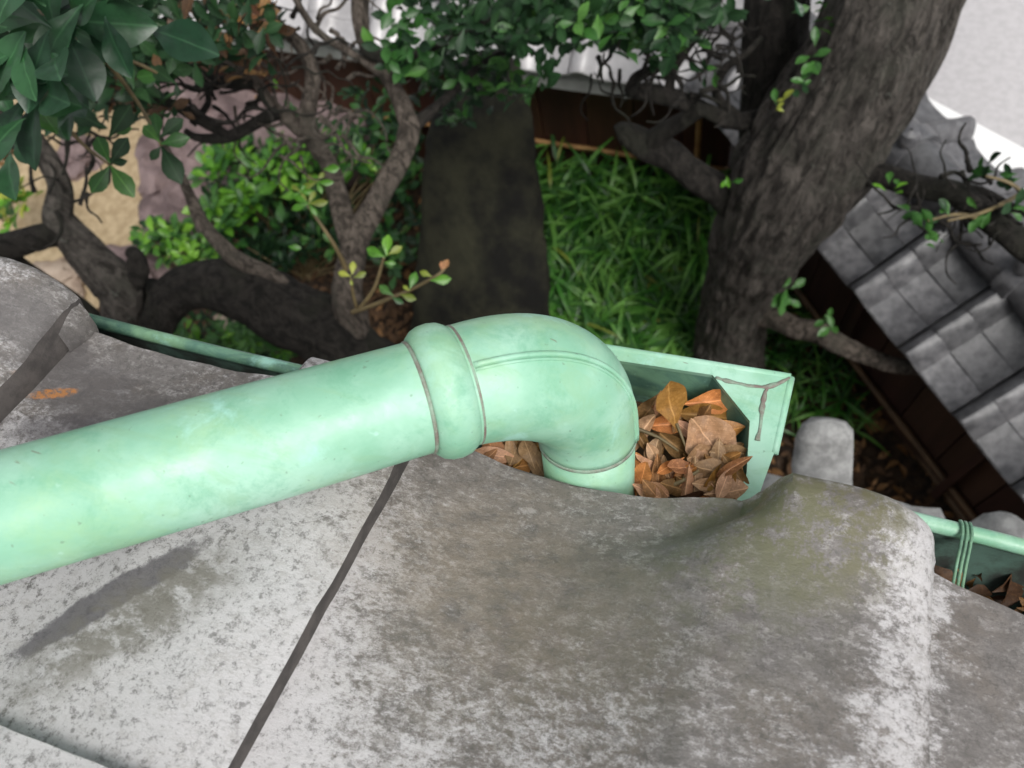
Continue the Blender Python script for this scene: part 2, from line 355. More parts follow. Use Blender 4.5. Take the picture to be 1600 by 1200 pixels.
# ------------------------------------------------------------------ leaves
def leaf_geo(w=0.42, fold=0.12, curl=0.10, shape='oval', rows=5, wave=0.0, cr=0.0, seed=0, cols=1):
    """unit-length leaf along +Y, normal +Z"""
    v = []; f = []
    for i in range(rows + 1):
        t = i / rows
        if shape == 'oval': ww = math.sin(math.pi * min(1, t * 0.97 + 0.02)) ** 0.8
        elif shape == 'obov': ww = max(0.05, math.sin(math.pi * (t ** 1.55) * 0.985 + 0.045)) ** (0.85 if t > 0.6 else 1.0)
        else: ww = (math.sin(math.pi * (t ** 0.6) * 0.99 + 0.01)) * 0.95
        ww = max(0.02, ww) * w / 2
        z = -curl * (t - 0.3) ** 2 * 2 + wave * math.sin(t * 7)
        for k in range(-cols, cols + 1):
            e = k / cols; x_ = ww * e; edge = 1 + (0.10 * cr * 12 * noise.noise(Vector((t * 5, e * 2, seed))) if cr else 0)
            z_ = z + fold * abs(x_) * 2 + (wave * math.sin(t * 9 + 1) * 0.6 if k > 0 else 0)
            if cr: z_ += cr * noise.noise(Vector((x_ * 5, t * 5, seed))) * 1.6 + cr * 0.6 * noise.noise(Vector((x_ * 14, t * 14, seed + 4)))
            v.append((x_ * edge, t + (cr * 0.5 * noise.noise(Vector((e * 2, t * 4, seed + 9)))), z_))
    q_ = 2 * cols + 1
    for i in range(rows):
        for k in range(2 * cols):
            a = i * q_ + k; f.append((a, a+1, a+q_+1, a+q_))
    return [Vector(x) for x in v], f
LG = {'oval': leaf_geo(0.44, 0.14, 0.10, 'oval'), 'obov': leaf_geo(0.46, 0.18, 0.12, 'obov'),
      'blade': leaf_geo(0.085, 0.10, 0.34, 'lance', 5), 'near': leaf_geo(0.46, 0.12, 0.14, 'obov', 12, 0.0, 0.02, 3, 3),
      'dry1': leaf_geo(0.44, 0.30, 0.25, 'obov', 10, 0.02, 0.05, 1, 3), 'broad': leaf_geo(0.85, 0.06, 0.12, 'oval', 12, 0.02, 0.09, 7, 5),
      'dry2': leaf_geo(0.48, 0.18, -0.25, 'obov', 10, 0.02, 0.05, 2, 3), 'dry3': leaf_geo(0.34, 0.55, 0.35, 'oval', 10, 0.03, 0.05, 5, 3),
      'dry4': leaf_geo(0.40, 0.16, 0.12, 'oval', 10, 0.01, 0.03, 11, 3),
      'litter': leaf_geo(0.44, 0.35, 0.25, 'obov', 4, 0.03)}
LM = {}
def lmesh(shape, mat):
    k = (shape, mat.name)
    if k not in LM: LM[k] = mesh('leaf', LG[shape][0], LG[shape][1], mat)
    return LM[k]
def lmat4(p, d, nrm, size):
    y = Vector(d).normalized(); z = Vector(nrm); z = z - y * z.dot(y)
    if z.length < 1e-3: z = y.orthogonal()
    z.normalize(); x = y.cross(z)
    return Matrix(((x.x*size, y.x*size, z.x*size, p[0]), (x.y*size, y.y*size, z.y*size, p[1]), (x.z*size, y.z*size, z.z*size, p[2]), (0, 0, 0, 1)))
def rvec():
    while True:
        v = Vector((U(-1, 1), U(-1, 1), U(-1, 1)))
        if 0.05 < v.length < 1: return v.normalized()
def project(p):
    q = MR.transposed() @ (Vector(p) - CAMLOC)
    return (800 + FPX * q.x / q.z, 600 + FPX * q.y / q.z, q.z) if q.z > 0.02 else (-9e3, -9e3, q.z)
def plant_leaves(parent, L, cap=300):
    """L: (shape, mat, M). the largest in the picture become parts, the rest one stuff part"""
    def key(a):
        x, y, z = project(a[2].translation)
        inside = -40 < x < 1640 and -40 < y < 1240
        return (0 if inside else 1, -(a[2].to_scale().x / max(z, 0.05)))
    L = sorted(L, key=key)
    for sh, ma, M in L[:cap]: put('leaf', lmesh(sh, ma), parent, M)
    rest = L[cap:]
    if rest:
        mb = MB(); mats = []
        for sh, ma, M in rest:
            if ma not in mats: mats.append(ma)
            mb.add([M @ q for q in LG[sh][0]], LG[sh][1], mats.index(ma))
        o = solid('foliage', mb.v, mb.f, mats, parent, mi=mb.m); tag(o, kind='stuff')
def rosette(L, p, axis, n, size, shape, mats, spread=0.9, stems=None):
    axis = Vector(axis).normalized(); a0 = U(0, 6.28)
    s1 = axis.orthogonal().normalized(); s2 = axis.cross(s1)
    for k in range(n):
        a = a0 + k * 2.4 + U(-0.3, 0.3); out = s1 * math.cos(a) + s2 * math.sin(a)
        d = (out * spread * U(0.7, 1.1) + axis * U(0.15, 0.7)).normalized()
        nrm = (axis + out * -0.4 + rvec() * 0.25)
        L.append((shape, random.choice(mats), lmat4(Vector(p) + rvec() * size * 0.35 + d * size * 0.08 - axis * size * U(0, 0.35), d, nrm, size * U(0.7, 1.15))))

# ================================================================== THE SETTING
def poly(name, pts, z, mat, kind='structure', sub=0):
    v = [Vector((p[0], p[1], z)) for p in pts]
    return tag(solid(name, v, [tuple(range(len(v)))], mat, smooth=False), kind=kind)
# ground sheet with gentle unevenness near the garden
v = []; f = []
xs = [-60, -20, -8] + [-6 + i * 0.25 for i in range(41)] + [6, 20, 60]
ys = [-60, -15, -3] + [-1 + i * 0.25 for i in range(29)] + [8, 20, 60]
for y in ys:
    for x in xs:
        v.append(Vector((x, y, -0.012 + (0.012 * noise.noise(Vector((x * 2, y * 2, 0))) if abs(x) < 6.1 and -1.1 < y < 6.1 else 0))))
nx_ = len(xs)
for j in range(len(ys) - 1):
    for i in range(nx_ - 1): f.append((j*nx_+i, j*nx_+i+1, (j+1)*nx_+i+1, (j+1)*nx_+i))
tag(solid('ground', v, f, M_SOIL), kind='structure')
# sand path, irregular outline
sp = [(-20, 470), (-40, 100), (60, 60), (170, 120), (235, 170), (270, 250), (300, 330), (330, 420), (250, 470), (120, 520)]
sc = crom([(atz(a, b, 0).x, atz(a, b, 0).y) for a, b in sp] + [(atz(-20, 470, 0).x, atz(-20, 470, 0).y)], 5)[:-1]
poly('sand_path', sc, 0.008, M_SAND)
# road and its painted edge line beyond the wall
A = atz(1440, 150, 0); B = atz(1600, 235, 0); dr = (B - A).normalized(); nr = Vector((-dr.y, dr.x, 0))
if nr.y < 0: nr = -nr
c0 = A - nr * 0.75 - dr * 30; c1 = A - nr * 0.75 + dr * 30
poly('road', [c0, c1, c1 + nr * 25, c0 + nr * 25], 0.006, M_ROAD)
c0 = A - nr * 0.30 - dr * 14; c1 = A - nr * 0.30 + dr * 14
poly('road_marking', [c0, c1, c1 + nr * 0.30, c0 + nr * 0.30], 0.011, M_WHITE)

# ================================================================== THE TILED EAVE
TH = 0.022
def ss(a, b, x):
    t = max(0, min(1, (x - a) / (b - a))); return t * t * (3 - 2 * t)
def prof(x, s, eave, sag=1.0):
    f = ss(-0.075, 0.050, s) if eave else 0.0
    a = 0.08 + 0.318 * f; bx = 0.535 - 0.090 * f
    h = 0.012 * min(1, abs((x - 0.19) / 0.19)) ** 2 - 0.021 * sag * (0.5 + 0.5 * ss(-0.42, 0.068, s)) * math.sin(math.pi * min(1, max(0, x / 0.39)))
    hh = (0.044 + 0.040 * f) * (1.0 if sag > 0.3 else 0.85)
    roll = ss(a, bx, x) * hh
    if x > 0.5: roll = ss(a, bx, x) * hh * (max(0.0, 1 - ((x - 0.5) / (0.102 if sag > 0.5 else 0.128)) ** 2)) ** 0.5
    if eave and s > 0.045:
        k = (s - 0.045) / 0.0235; roll *= 0.72 + 0.28 * math.sqrt(max(0, 1 - min(1, k) ** 2))
    return h + roll - 0.050 * (0.068 - s)
def tile_mesh(eave, sag=1.0):
    xs = [-0.012 + i * 0.018 for i in range(17)] + [0.295 + i * 0.0105 for i in range(29)] + [0.597]
    xs = [x for x in xs if x <= 0.598]
    s0, s1 = -0.50, 0.068
    sv = [s0 + (s1 - 0.06 - s0) * i / 18 for i in range(19)] + [0.02, 0.034, 0.044, 0.052, 0.058, 0.063, 0.066, 0.068]
    v = []; f = []; mi = []; nxx = len(xs); nss = len(sv)
    def wob(x, s): return 0.0022 * noise.noise(Vector((x * 14, s * 14, 3.0 if eave else 9.0))) + 0.0009 * noise.noise(Vector((x * 60, s * 60, 1)))
    for s in sv:
        for x in xs:
            se = s - (0.012 * sag * ss(-0.25, 0.068, s) * math.sin(math.pi * min(1, max(0, x / 0.39))) if eave else 0)
            if x > 0.59: x = x + 0.0014 * noise.noise(Vector((s * 30, 2, 2))) + 0.0016 * noise.noise(Vector((s * 110, 2, 2)))
            if s > 0.03: se = se + 0.0030 * noise.noise(Vector((x * 18, 5, 1)))
            v.append(Vector((x, se, prof(x, s, eave, sag) + wob(x, s))) * K)
    nb = len(v)
    for s in sv:
        for x in xs:
            v.append(Vector((x, s, prof(x, s, eave, sag) - TH - (0.0 if x < 0.585 else 0.028))) * K)
    for j in range(nss - 1):
        for i in range(nxx - 1):
            a = j * nxx + i
            f.append((a, a+1, a+nxx+1, a+nxx)); mi.append(0)
            f.append((nb+a, nb+a+nxx, nb+a+nxx+1, nb+a+1)); mi.append(1)
        a = j * nxx; f.append((a, a+nxx, nb+a+nxx, nb+a)); mi.append(1)
        a = j * nxx + nxx - 1; f.append((a, nb+a, nb+a+nxx, a+nxx)); mi.append(1)
    for i in range(nxx - 1):
        f.append((i, nb+i, nb+i+1, i+1)); mi.append(1)
        a = (nss-1) * nxx + i; f.append((a, a+1, nb+a+1, nb+a)); mi.append(0)
    if eave:
        # hanging lip below the pan and the round boss that closes the roll
        lip = []
        for x in xs:
            for (ds, dz) in ((-0.03, 0.0), (0.0, 0.0), (-0.012, -0.085), (-0.042, -0.085)):
                lip.append(Vector((x, 0.066 + ds, prof(x, 0.066, True, sag) - TH * 0.5 + dz)) * K)
        b = len(v); v += lip
        for i in range(nxx - 1):
            for k in range(4):
                f.append((b+i*4+k, b+i*4+(k+1) % 4, b+(i+1)*4+(k+1) % 4, b+(i+1)*4+k)); mi.append(0)
        b = len(v); seg = 22
        for (ds, rr) in ((-0.05, 0.086), (-0.016, 0.093), (0.002, 0.092), (0.008, 0.082), (0.009, 0.0)):
            for k in range(seg):
                an = 2 * math.pi * k / seg
                v.append(Vector((0.503 + math.cos(an) * rr * 1.14, 0.062 + ds, -0.010 - (0.03 if sag < 0.3 else 0) + math.sin(an) * rr)) * K)
        for r in range(4):
            for k in range(seg): f.append((b+r*seg+k, b+(r+1)*seg+k, b+(r+1)*seg+(k+1) % seg, b+r*seg+(k+1) % seg)); mi.append(0)
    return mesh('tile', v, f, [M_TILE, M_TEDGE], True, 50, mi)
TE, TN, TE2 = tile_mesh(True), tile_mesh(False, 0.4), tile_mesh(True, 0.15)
rf = thing('tiled_roof', 'weathered grey pan tile eave of the house under the green downspout', 'roof', roof(0.3, -0.3, -0.1))
for row in range(6):
    for col in range(-4, 5):
        if abs(col) > 3 and row > 3: continue
        yaw = {(-1, 0): -0.02, (0, 0): 0.012, (1, 0): -0.008}.get((col, row), U(-0.006, 0.006))
        Mx = ROOFM @ Matrix.Translation(Vector(((col * 0.585 + (0.045 if col == -2 and row == 0 else 0)) * K, (-0.475 * row + {(1, 0): -0.018, (-1, 0): 0.026, (-2, 0): 0.034}.get((col, row), 0.0)) * K, (U(-0.002, 0.002) + 0.001 - (0.013 if row else 0) + (0.022 if (col, row) == (-2, 0) else 0)) * K))) @ Matrix.Rotation(yaw, 4, 'Z')
        put('tile', (TE2 if col == -1 else TE) if row == 0 else TN, rf, Mx)
mb = MB()
rot = Matrix(((1, 0, 0), (0, ES.y, EN.y), (0, ES.z, EN.z)))
mb.box(roof(0.1, -1.45, -0.155), 2.6, 1.33, 0.02, rot); solid('roof_board', mb.v, mb.f, M_WOOD, rf, False)
for i in range(7):
    mb = MB(); mb.box(roof(-2.2 + i * 0.8, -1.45, -0.235), 0.05, 1.30, 0.05, rot); solid('rafter', mb.v, mb.f, M_WOOD, rf, False)
mb = MB(); mb.box(roof(0.1, 0.012, -0.165), 2.6, 0.02, 0.05); solid('fascia', mb.v, mb.f, M_WOOD, rf, False)
# house wall that carries the eave, under it and behind the camera
hw = thing('house_wall', 'plastered house wall below the tiled eave, set back under it', 'wall', (0, -0.62, 0))
mb = MB(); mb.box((0, -0.66, 1.2), 5.0, 0.12, 2.4); solid('plaster', mb.v, mb.f, M_HOUSEW, hw, False)
for x in (-2.4, -0.8, 0.8, 2.4):
    mb = MB(); mb.box((x, -0.58, 1.2), 0.1, 0.08, 2.42); solid('post', mb.v, mb.f, M_WOOD, hw, False)

# ================================================================== GUTTER
GZ = 2.700; GY = 0.106; GR = 0.050
def gutter(x0, x1, mat, label):
    g = thing('rain_gutter', label, 'gutter', (x0, GY, GZ), 'lengths of half-round gutter along the eave')
    n = 10; v = []; f = []
    for x in (x0, x1):
        for rr in (GR, GR - 0.0015):
            for k in range(n + 1):
                a = math.pi * k / n; v.append(Vector((x, GY + math.cos(a) * rr, GZ - math.sin(a) * rr)))
    m = n + 1
    for k in range(n):
        f += [(k, k+1, 2*m+k+1, 2*m+k), (m+k, 3*m+k, 3*m+k+1, m+k+1)]
    f += [(0, 2*m, 3*m, m), (n, m+n, 3*m+n, 2*m+n)]
    mi = []
    for k in range(n): mi += [0, 1]
    solid('trough', v, f, [mat, M_DARKCU], g, True, 40, mi=mi + [0, 0])
    ps = [Vector((x0 + (x1 - x0) * i / 24, GY + GR + 0.0015 + 0.0008 * math.sin(i * 1.1), GZ + 0.001 + 0.0006 * math.sin(i * 0.7))) for i in range(25)]
    v, f = sweep(ps, [0.0048] * 25, 10); solid('rim_bead', v, f, mat, g)
    return g
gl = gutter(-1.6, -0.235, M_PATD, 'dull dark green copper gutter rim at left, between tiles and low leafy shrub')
gr = gutter(0.052, 1.3, M_PAT, 'bright green copper gutter at right, holding brown leaf debris and a wire tie')
def tie(g, x, mat):
    ps = [Vector((x + 0.003, GY - 0.03, GZ + 0.004)), Vector((x, GY + 0.01, GZ + 0.006)), Vector((x - 0.001, GY + GR, GZ + 0.008)), Vector((x, GY + GR + 0.0075, GZ + 0.003)), Vector((x, GY + GR + 0.006, GZ - 0.006)), Vector((x, GY + GR - 0.01, GZ - 0.035))]
    pc = crom([tuple(p) for p in ps], 4)
    mb = MB()
    for o_ in (-0.0024, 0.0, 0.0024):
        v, f = sweep([Vector(p) + Vector((o_ + 0.001 * math.sin(i), 0, 0)) for i, p in enumerate(pc)], [0.0009] * len(pc), 6); mb.add(v, f)
    solid('wire_tie', mb.v, mb.f, M_PATD, g)
xt = atz(1500, 872, GZ).x
tie(gr, xt, M_PATD); tie(gl, -0.9, M_PATD)

# collector box ("catch box") with its flange
bx = thing('collector_box', 'bright green copper catch box full of dead leaves under the elbow', 'gutter box', (-0.07, 0.16, GZ - 0.10))
zf = GZ + 0.004
o1 = atz(1235, 590, zf); o2 = atz(1209, 709, zf); oL = atz(960, 546, zf)
dl = (o1 - oL).normalized()
oA = o1 - dl * 0.215
inn = [atz(1113, 588, zf), atz(1171, 660, zf), atz(1166, 742, zf)]
iL = atz(975, 567, zf); dli = (inn[0] - iL).normalized(); iA = inn[0] - dli * 0.16
outer = [oA, o1, o2, Vector((o2.x - 0.012, 0.085, zf))]
inner = [iA, inn[0], inn[1], inn[2], Vector((inn[2].x - 0.008, 0.10, zf))]
mb = MB(); t_ = Vector((0, 0, 0.0022))
top = [oA, (oA + o1) / 2 + Vector((0, 0.0006, 0)), o1, (o1 + o2) / 2, o2, outer[3]]
inx = [iA, (iA + inn[0]) / 2, inn[0], inn[1], inn[2], inner[4]]
for i in range(5):
    a, b_, c, d = top[i], top[i+1], inx[i+1], inx[i]
    q = [a + t_, b_ + t_, c + t_, d + t_, a - t_, b_ - t_, c - t_, d - t_]
    mb.add(q, [(0, 3, 2, 1), (4, 5, 6, 7), (0, 1, 5, 4), (2, 3, 7, 6)])
solid('flange', mb.v, mb.f, M_PAT, bx, False)
def skirt(pts, zt, zb, shr, mat, name, flip=False, mi=None):
    c = sum(pts, Vector()) / len(pts); v = []; f = []
    for p in pts: v.append(Vector((p.x, p.y, zt)))
    for p in pts: q = c + (p - c) * shr; v.append(Vector((q.x, q.y, zb)))
    n = len(pts)
    for i in range(n):
        f.append((i, (i+1) % n, n + (i+1) % n, n + i))
    f.append(tuple(range(n, 2*n)))
    return solid(name, v, f, mat, bx, False)
skirt([oA, o1, o2, Vector((o2.x - 0.02, 0.055, zf)), Vector((oA.x, 0.055, zf))], zf - 0.0025, zf - 0.13, 0.62, M_PAT, 'outer_wall')
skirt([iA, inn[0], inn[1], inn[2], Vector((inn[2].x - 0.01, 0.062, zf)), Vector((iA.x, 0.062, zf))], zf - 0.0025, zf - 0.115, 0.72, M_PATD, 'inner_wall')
# rolled outer edge and solder seams
mb = MB(); e = [oA, o1, o2]
for a, b_ in ((0, 1), (1, 2)):
    v, f = sweep([e[a] + (e[b_] - e[a]) * k / 6 for k in range(7)], [0.0028] * 7, 8); mb.add(v, f)
solid('edge_roll', mb.v, mb.f, M_PAT, bx)
zs = Vector((0, 0, 0.0026))
for pl in ([(1118, 592), (1150, 601), (1198, 607), (1234, 592)], [(1198, 607), (1191, 632), (1189, 655), (1183, 690)]):
    pts = crom([tuple(atz(a, b_, zf) + zs) for a, b_ in pl], 5)
    v, f = sweep([Vector(p) + Vector((U(-1, 1), U(-1, 1), 0)) * 0.0003 for p in pts], [0.0014 * U(0.5, 1.3) for _ in pts], 8, up=Vector((0, 0, 1)), aniso=(0.25, 1.0))
    solid('solder_seam', v, f, M_SOLD, bx)

# ================================================================== DOWNSPOUT
def u(px, py, d): return at(px, py, d * K)
C0 = u(0, 808, 0.785); C1 = u(695, 610, 0.905)
PD = (C1 - C0).normalized()
ds_ = thing('downspout', 'thick mint green copper downspout with collar and elbow crossing the tile eave', 'downspout', C1)
start = C0 - PD * 0.75
RP = 0.0625 * K
n = 60; L = (C1 - start).length
ps = [start + PD * (L * i / n) for i in range(n + 1)]
v, f = sweep(ps, [RP * (1 + 0.006 * math.sin(i * 0.5)) for i in range(n + 1)], 64, True, 0.006, 4); solid('pipe', v, f, M_PAT, ds_)
# long folded seam of the pipe, on its underside
# collar: rounded band with a crease beside it
def ringprof(c, d, prof_, seg=64, mat=M_PAT, name='collar'):
    v, f = sweep([c + d * a * K for a, r in prof_], [r * K for a, r in prof_], seg, True); return solid(name, v, f, mat, ds_, True, 60)
ringprof(C1, PD, [(-0.028, 0.0640), (-0.026, 0.0668), (-0.020, 0.0722), (-0.012, 0.0752), (-0.002, 0.0762), (0.008, 0.0745), (0.015, 0.0705), (0.019, 0.0668), (0.020, 0.0640)])
v, f = sweep([C1 + PD * a * K for a in (-0.0325, -0.031, -0.029, -0.0275)], [r * K for r in (0.0625, 0.0636, 0.0636, 0.062)], 64); solid('crease', v, f, M_SOLD, ds_)
v, f = sweep([C1 + PD * a * K for a in (0.019, 0.0205, 0.0225, 0.024)], [r * K for r in (0.067, 0.0684, 0.0684, 0.067)], 64); solid('crease', v, f, M_SOLD, ds_)
# elbow
E0 = C1 + PD * 0.012 * K
EC = C1 + PD * (0.168 * K)
LB = u(922, 768, 1.105)
LD = (LB - EC).normalized()
E1 = EC + LD * 0.135 * K
m = 30; ep = []; er = []
for i in range(m + 1):
    t = i / m
    p = E0 * (1-t)**3 + (E0 + (EC - E0) * 0.66) * 3*t*(1-t)**2 + (E1 + (EC - E1) * 0.66) * 3*t*t*(1-t) + E1 * t**3
    ep.append(p); er.append(K * (0.0675 * (1 - t) + 0.0615 * t + 0.0075 * math.sin(math.pi * min(1, t * 1.1)) ** 1.0))
bn = PD.cross(LD).normalized()
v, f = sweep(ep, er, 64, True, 0.004, 5, up=bn); solid('elbow', v, f, M_PAT, ds_)
# folded seam over the elbow's back
def surf(i, ang):
    t = (ep[min(i+1, m)] - ep[max(i-1, 0)]).normalized(); outw = bn.cross(t).normalized()
    return ep[i] + (outw * SG * math.cos(ang) + bn * SB * math.sin(ang)) * er[i]
mid = m // 2; t = (ep[mid+1] - ep[mid-1]).normalized()
SG = 1 if bn.cross(t).dot(EC - ep[mid]) > 0 else -1
SB = 1 if bn.dot(CAMLOC - ep[mid]) > 0 else -1
mb = MB()
v, f = sweep([surf(i, 0.62) for i in range(1, m + 1)], [0.0016] * m, 8); mb.add(v, f)
v, f = sweep([surf(i, 0.70) for i in range(1, m + 1)], [0.0009] * m, 8); mb.add(v, f)
solid('folded_seam', mb.v, mb.f, M_PAT, ds_)
# outlet leg
v, f = sweep([E1 - LD * 0.012 * K, E1 + LD * 0.10 * K, E1 + LD * 0.26 * K], [0.0600 * K, 0.0585 * K, 0.057 * K], 56); solid('outlet', v, f, M_PAT, ds_)
v, f = sweep([E1 + LD * a * K for a in (-0.001, 0.001, 0.004, 0.006)], [r * K for r in (0.0615, 0.0624, 0.0623, 0.0605)], 56); solid('crease', v, f, M_SOLD, ds_)

# ================================================================== LEAVES IN THE BOX
def fleaf(px, py, dx, dy, d, shape, mat, tilt=0.3, label=None, group=None, wr=1.0, flip=1):
    a = u(px - dx/2, py - dy/2, d); b_ = u(px + dx/2, py + dy/2, d - tilt * 0.03)
    y = b_ - a; size = y.length
    nrm = (CAMLOC - a).normalized() + rvec() * 0.35
    Mx = lmat4(a, y, nrm * flip, size)
    me = lmesh(shape, mat)
    o = bpy.data.objects.new('fallen_leaf', me); S.collection.objects.link(o)
    o.matrix_basis = Mx @ Matrix.Diagonal((wr, 1, 1, 1))
    tag(o, label, 'leaf', group); return o
GL = 'dead leaves lying in the catch box'
fleaf(1046, 628, -22, -88, 1.115, 'dry2', L_ORANGE, 1.5, 'bright orange spoon-shaped dead leaf standing upright beside the elbow', GL, 1.05)
fleaf(1107, 628, 92, -6, 1.150, 'dry1', L_ORANGE, 0.3, 'long orange dead leaf folded lengthwise under the box flange, uppermost at right', GL, 1.0)
fleaf(1105, 650, 88, 8, 1.150, 'dry3', L_ORANGE, 0.3, 'narrow brown-orange dead leaf just below the long folded one', GL, 1.3)
fleaf(1015, 640, -38, 60, 1.165, 'dry1', L_BROWN, 0.3, 'brown dead leaf pressed against the right side of the elbow', GL, 1.2)
fleaf(1048, 663, 70, -6, 1.155, 'dry3', L_ORANGE, 0.3, 'slim curled orange dead leaf crossing the middle of the box', GL, 1.3)
fleaf(1112, 694, 60, 80, 1.110, 'broad', L_TAN, 0.2, 'broad pale pinkish-tan dead leaf, the largest and palest in the box', GL, 1.0)
fleaf(1105, 735, 30, 62, 1.135, 'dry2', L_TAN, 0.2, 'crumpled tan dead leaf half under the broad pale one', GL, 1.5)
fleaf(1020, 715, 10, -62, 1.125, 'dry1', L_TAN, 0.3, 'light tan curled dead leaf right beside the downspout outlet', GL, 1.0)
fleaf(1095, 762, 84, -22, 1.095, 'dry1', L_ORANGE, 0.3, 'orange-brown dead leaf lying along the tile edge at the bottom of the box', GL, 1.0)
fleaf(1008, 768, 46, 26, 1.065, 'dry2', L_TAN, 0.3, 'small pale peach dead leaf poking out at the foot of the outlet', GL, 1.1)
fleaf(1050, 745, 52, -14, 1.105, 'dry3', L_TAN, 0.3, 'short tan rolled dead leaf between the outlet and the bottom edge', GL, 1.3)
fleaf(1060, 700, 58, 46, 1.130, 'dry3', L_BROWN, 0.3, 'dark brown rolled dead leaf left of the broad pale one', GL, 1.2)
fleaf(1090, 782, 90, -4, 1.085, 'dry3', L_DKBR, 0.2, 'dark thin dead leaf squeezed against the tile edge', GL, 1.2)
fleaf(790, 706, 66, 24, 1.160, 'dry1', L_BROWN, 0.3, 'brown dead leaf under the collar, left of the outlet', GL, 1.0)
fleaf(770, 700, -40, 22, 1.150, 'dry2', L_BROWN, 0.3, 'reddish brown dead leaf directly below the collar', GL, 1.2)
for i in range(92):
    if i < 70: px, py = U(1000, 1160), U(640, 780)
    else: px, py = U(750, 850), U(690, 735)
    if i < 18: px, py = U(1095, 1146), U(690, 785)
    if px < 1120 and py < 650 and px > 1060: py += 40
    if px > 1135 and py < 690: px -= 30
    a = U(0, 6.28); l = U(35, 80)
    fleaf(px, py, math.cos(a) * l, math.sin(a) * l, 1.140 - (py - 690) * 0.0008 - max(0, px - 1090) * 0.0003 + U(-0.02, 0.015), random.choice(['dry4', 'dry3', 'dry4', 'dry2']), random.choice([L_BROWN, L_ORANGE, L_BROWN, L_TAN, L_TAN, L_TAN]), U(-0.6, 0.6),
          'small brown dead leaf in the heap filling the catch box' if i < 70 else 'small brown dead leaf below the elbow, between collar and outlet', GL if i < 70 else 'dead leaves below the elbow', U(0.7, 1.2), random.choice((1, -1)))
tw = [at(1000, 728, 1.16*K), at(1030, 738, 1.145*K), at(1075, 722, 1.14*K)]
def twig(px0, py0, px1, py1, d, label, r=0.0012):
    a, b_ = u(px0, py0, d), u(px1, py1, d - 0.01); c = (a + b_) / 2 + rvec() * 0.002
    v, f = sweep([Vector(q) for q in crom([tuple(a), tuple(c), tuple(b_)], 4)], [r * (1.2 - 0.08 * i) for i in range(9)], 6)
    tag(solid('twig', v, f, STEM), label, 'twig', 'twigs among the dead leaves')
twig(1028, 765, 1092, 735, 1.09, 'pale grey stick lying across the dead leaves near the tile edge', 0.0017)
twig(1052, 650, 1072, 700, 1.115, 'thin dark leaf stalk below the bright orange leaf')
twig(990, 668, 1060, 705, 1.115, 'thin brown twig running right from the outlet')
# dark humus under the leaves
v = []; f = []
nx2, ny2 = 26, 16
for j in range(ny2 + 1):
    for i in range(nx2 + 1):
        x = iA.x - 0.0 + (inn[1].x - iA.x - 0.002) * i / nx2; y = 0.064 + (0.215 - 0.064) * j / ny2
        v.append(Vector((x, y, 2.660 + 0.010 * i / nx2 - 0.012 * j / ny2 + 0.008 * noise.noise(Vector((x * 60, y * 60, 0))) + 0.006 * noise.noise(Vector((x * 180, y * 180, 0))))))
for j in range(ny2):
    for i in range(nx2):
        a = j * (nx2 + 1) + i; f.append((a, a+1, a+nx2+2, a+nx2+1))
tag(solid('leaf_litter', v, f, L_LITTER), 'dark crumbled leaf litter at the bottom of the catch box', 'leaf litter', kind='stuff')
mb = MB()
for i in range(420):
    x = U(0.10, 0.45); y = U(GY - 0.03, GY + 0.035); sh = random.choice(['litter', 'oval'])
    Mx = lmat4((x, y, GZ - 0.036 + U(0, 0.014)), rvec() + Vector((0, 0, -0.0)), (U(-.5, .5), U(-.5, .5), 1), U(0.008, 0.03))
    mb.add([Mx @ q for q in LG[sh][0]], LG[sh][1], random.choice([0, 1, 1]))
tag(solid('leaf_debris', mb.v, mb.f, [L_BROWN, L_DKBR], mi=mb.m), 'broken brown leaf debris lying in the right-hand gutter', 'leaf litter', kind='stuff')

# ================================================================== STONE LANTERN
q1 = at(1281, 726, 1.35); q2 = atz(1535, 868, q1.z)
RH = (q2 - q1).length; am = math.atan2((q2 - q1).y, (q2 - q1).x) - math.pi / 3
kc = q1 + Vector((math.cos(am), math.sin(am), 0)) * RH; kc.z = q1.z
A0 = math.atan2(q1.y - kc.y, q1.x - kc.x)
lan = thing('stone_lantern', 'rough grey stone lantern cap with upturned corner scrolls peeping out beyond the tile eave', 'stone lantern', (kc.x, kc.y, 0))
def lathe(prof_, c, seg, mat, name, rough=0.04, six=False, rot0=0.0):
    v = []; f = []
    for j, (r, z) in enumerate(prof_):
        for k in range(seg):
            a = 2 * math.pi * k / seg + rot0; rr = r
            if six:
                s_ = math.pi / 3; aa = (a % s_) - s_ / 2; rr = r * (math.cos(s_ / 2) / math.cos(aa)) * (1 + six * abs(aa / (s_ / 2)) ** 3)
            p = Vector((math.cos(a) * rr, math.sin(a) * rr, z))
            nn = noise.noise(p * 16 + c) + 0.5 * noise.noise(p * 40 + c)
            p = p * 1.0 + Vector((math.cos(a), math.sin(a), 0.5)) * nn * rough * 0.35
            v.append(Vector((c.x, c.y, 0)) + Vector((p.x, p.y, p.z)))
    m_ = len(prof_)
    for j in range(m_ - 1):
        for k in range(seg): f.append((j*seg+k, j*seg+(k+1) % seg, (j+1)*seg+(k+1) % seg, (j+1)*seg+k))
    f.append(tuple(reversed(range(seg)))); f.append(tuple(range((m_-1)*seg, m_*seg)))
    return solid(name, v, f, mat, lan, True, 50)
zk = kc.z
lathe([(RH * 0.92, zk - 0.06), (RH * 0.99, zk - 0.045), (RH * 0.99, zk - 0.012), (RH * 0.72, zk + 0.03), (RH * 0.45, zk + 0.08), (RH * 0.22, zk + 0.14), (RH * 0.15, zk + 0.16)], kc, 96, M_STONE, 'cap', 0.03, six=0.04, rot0=A0)
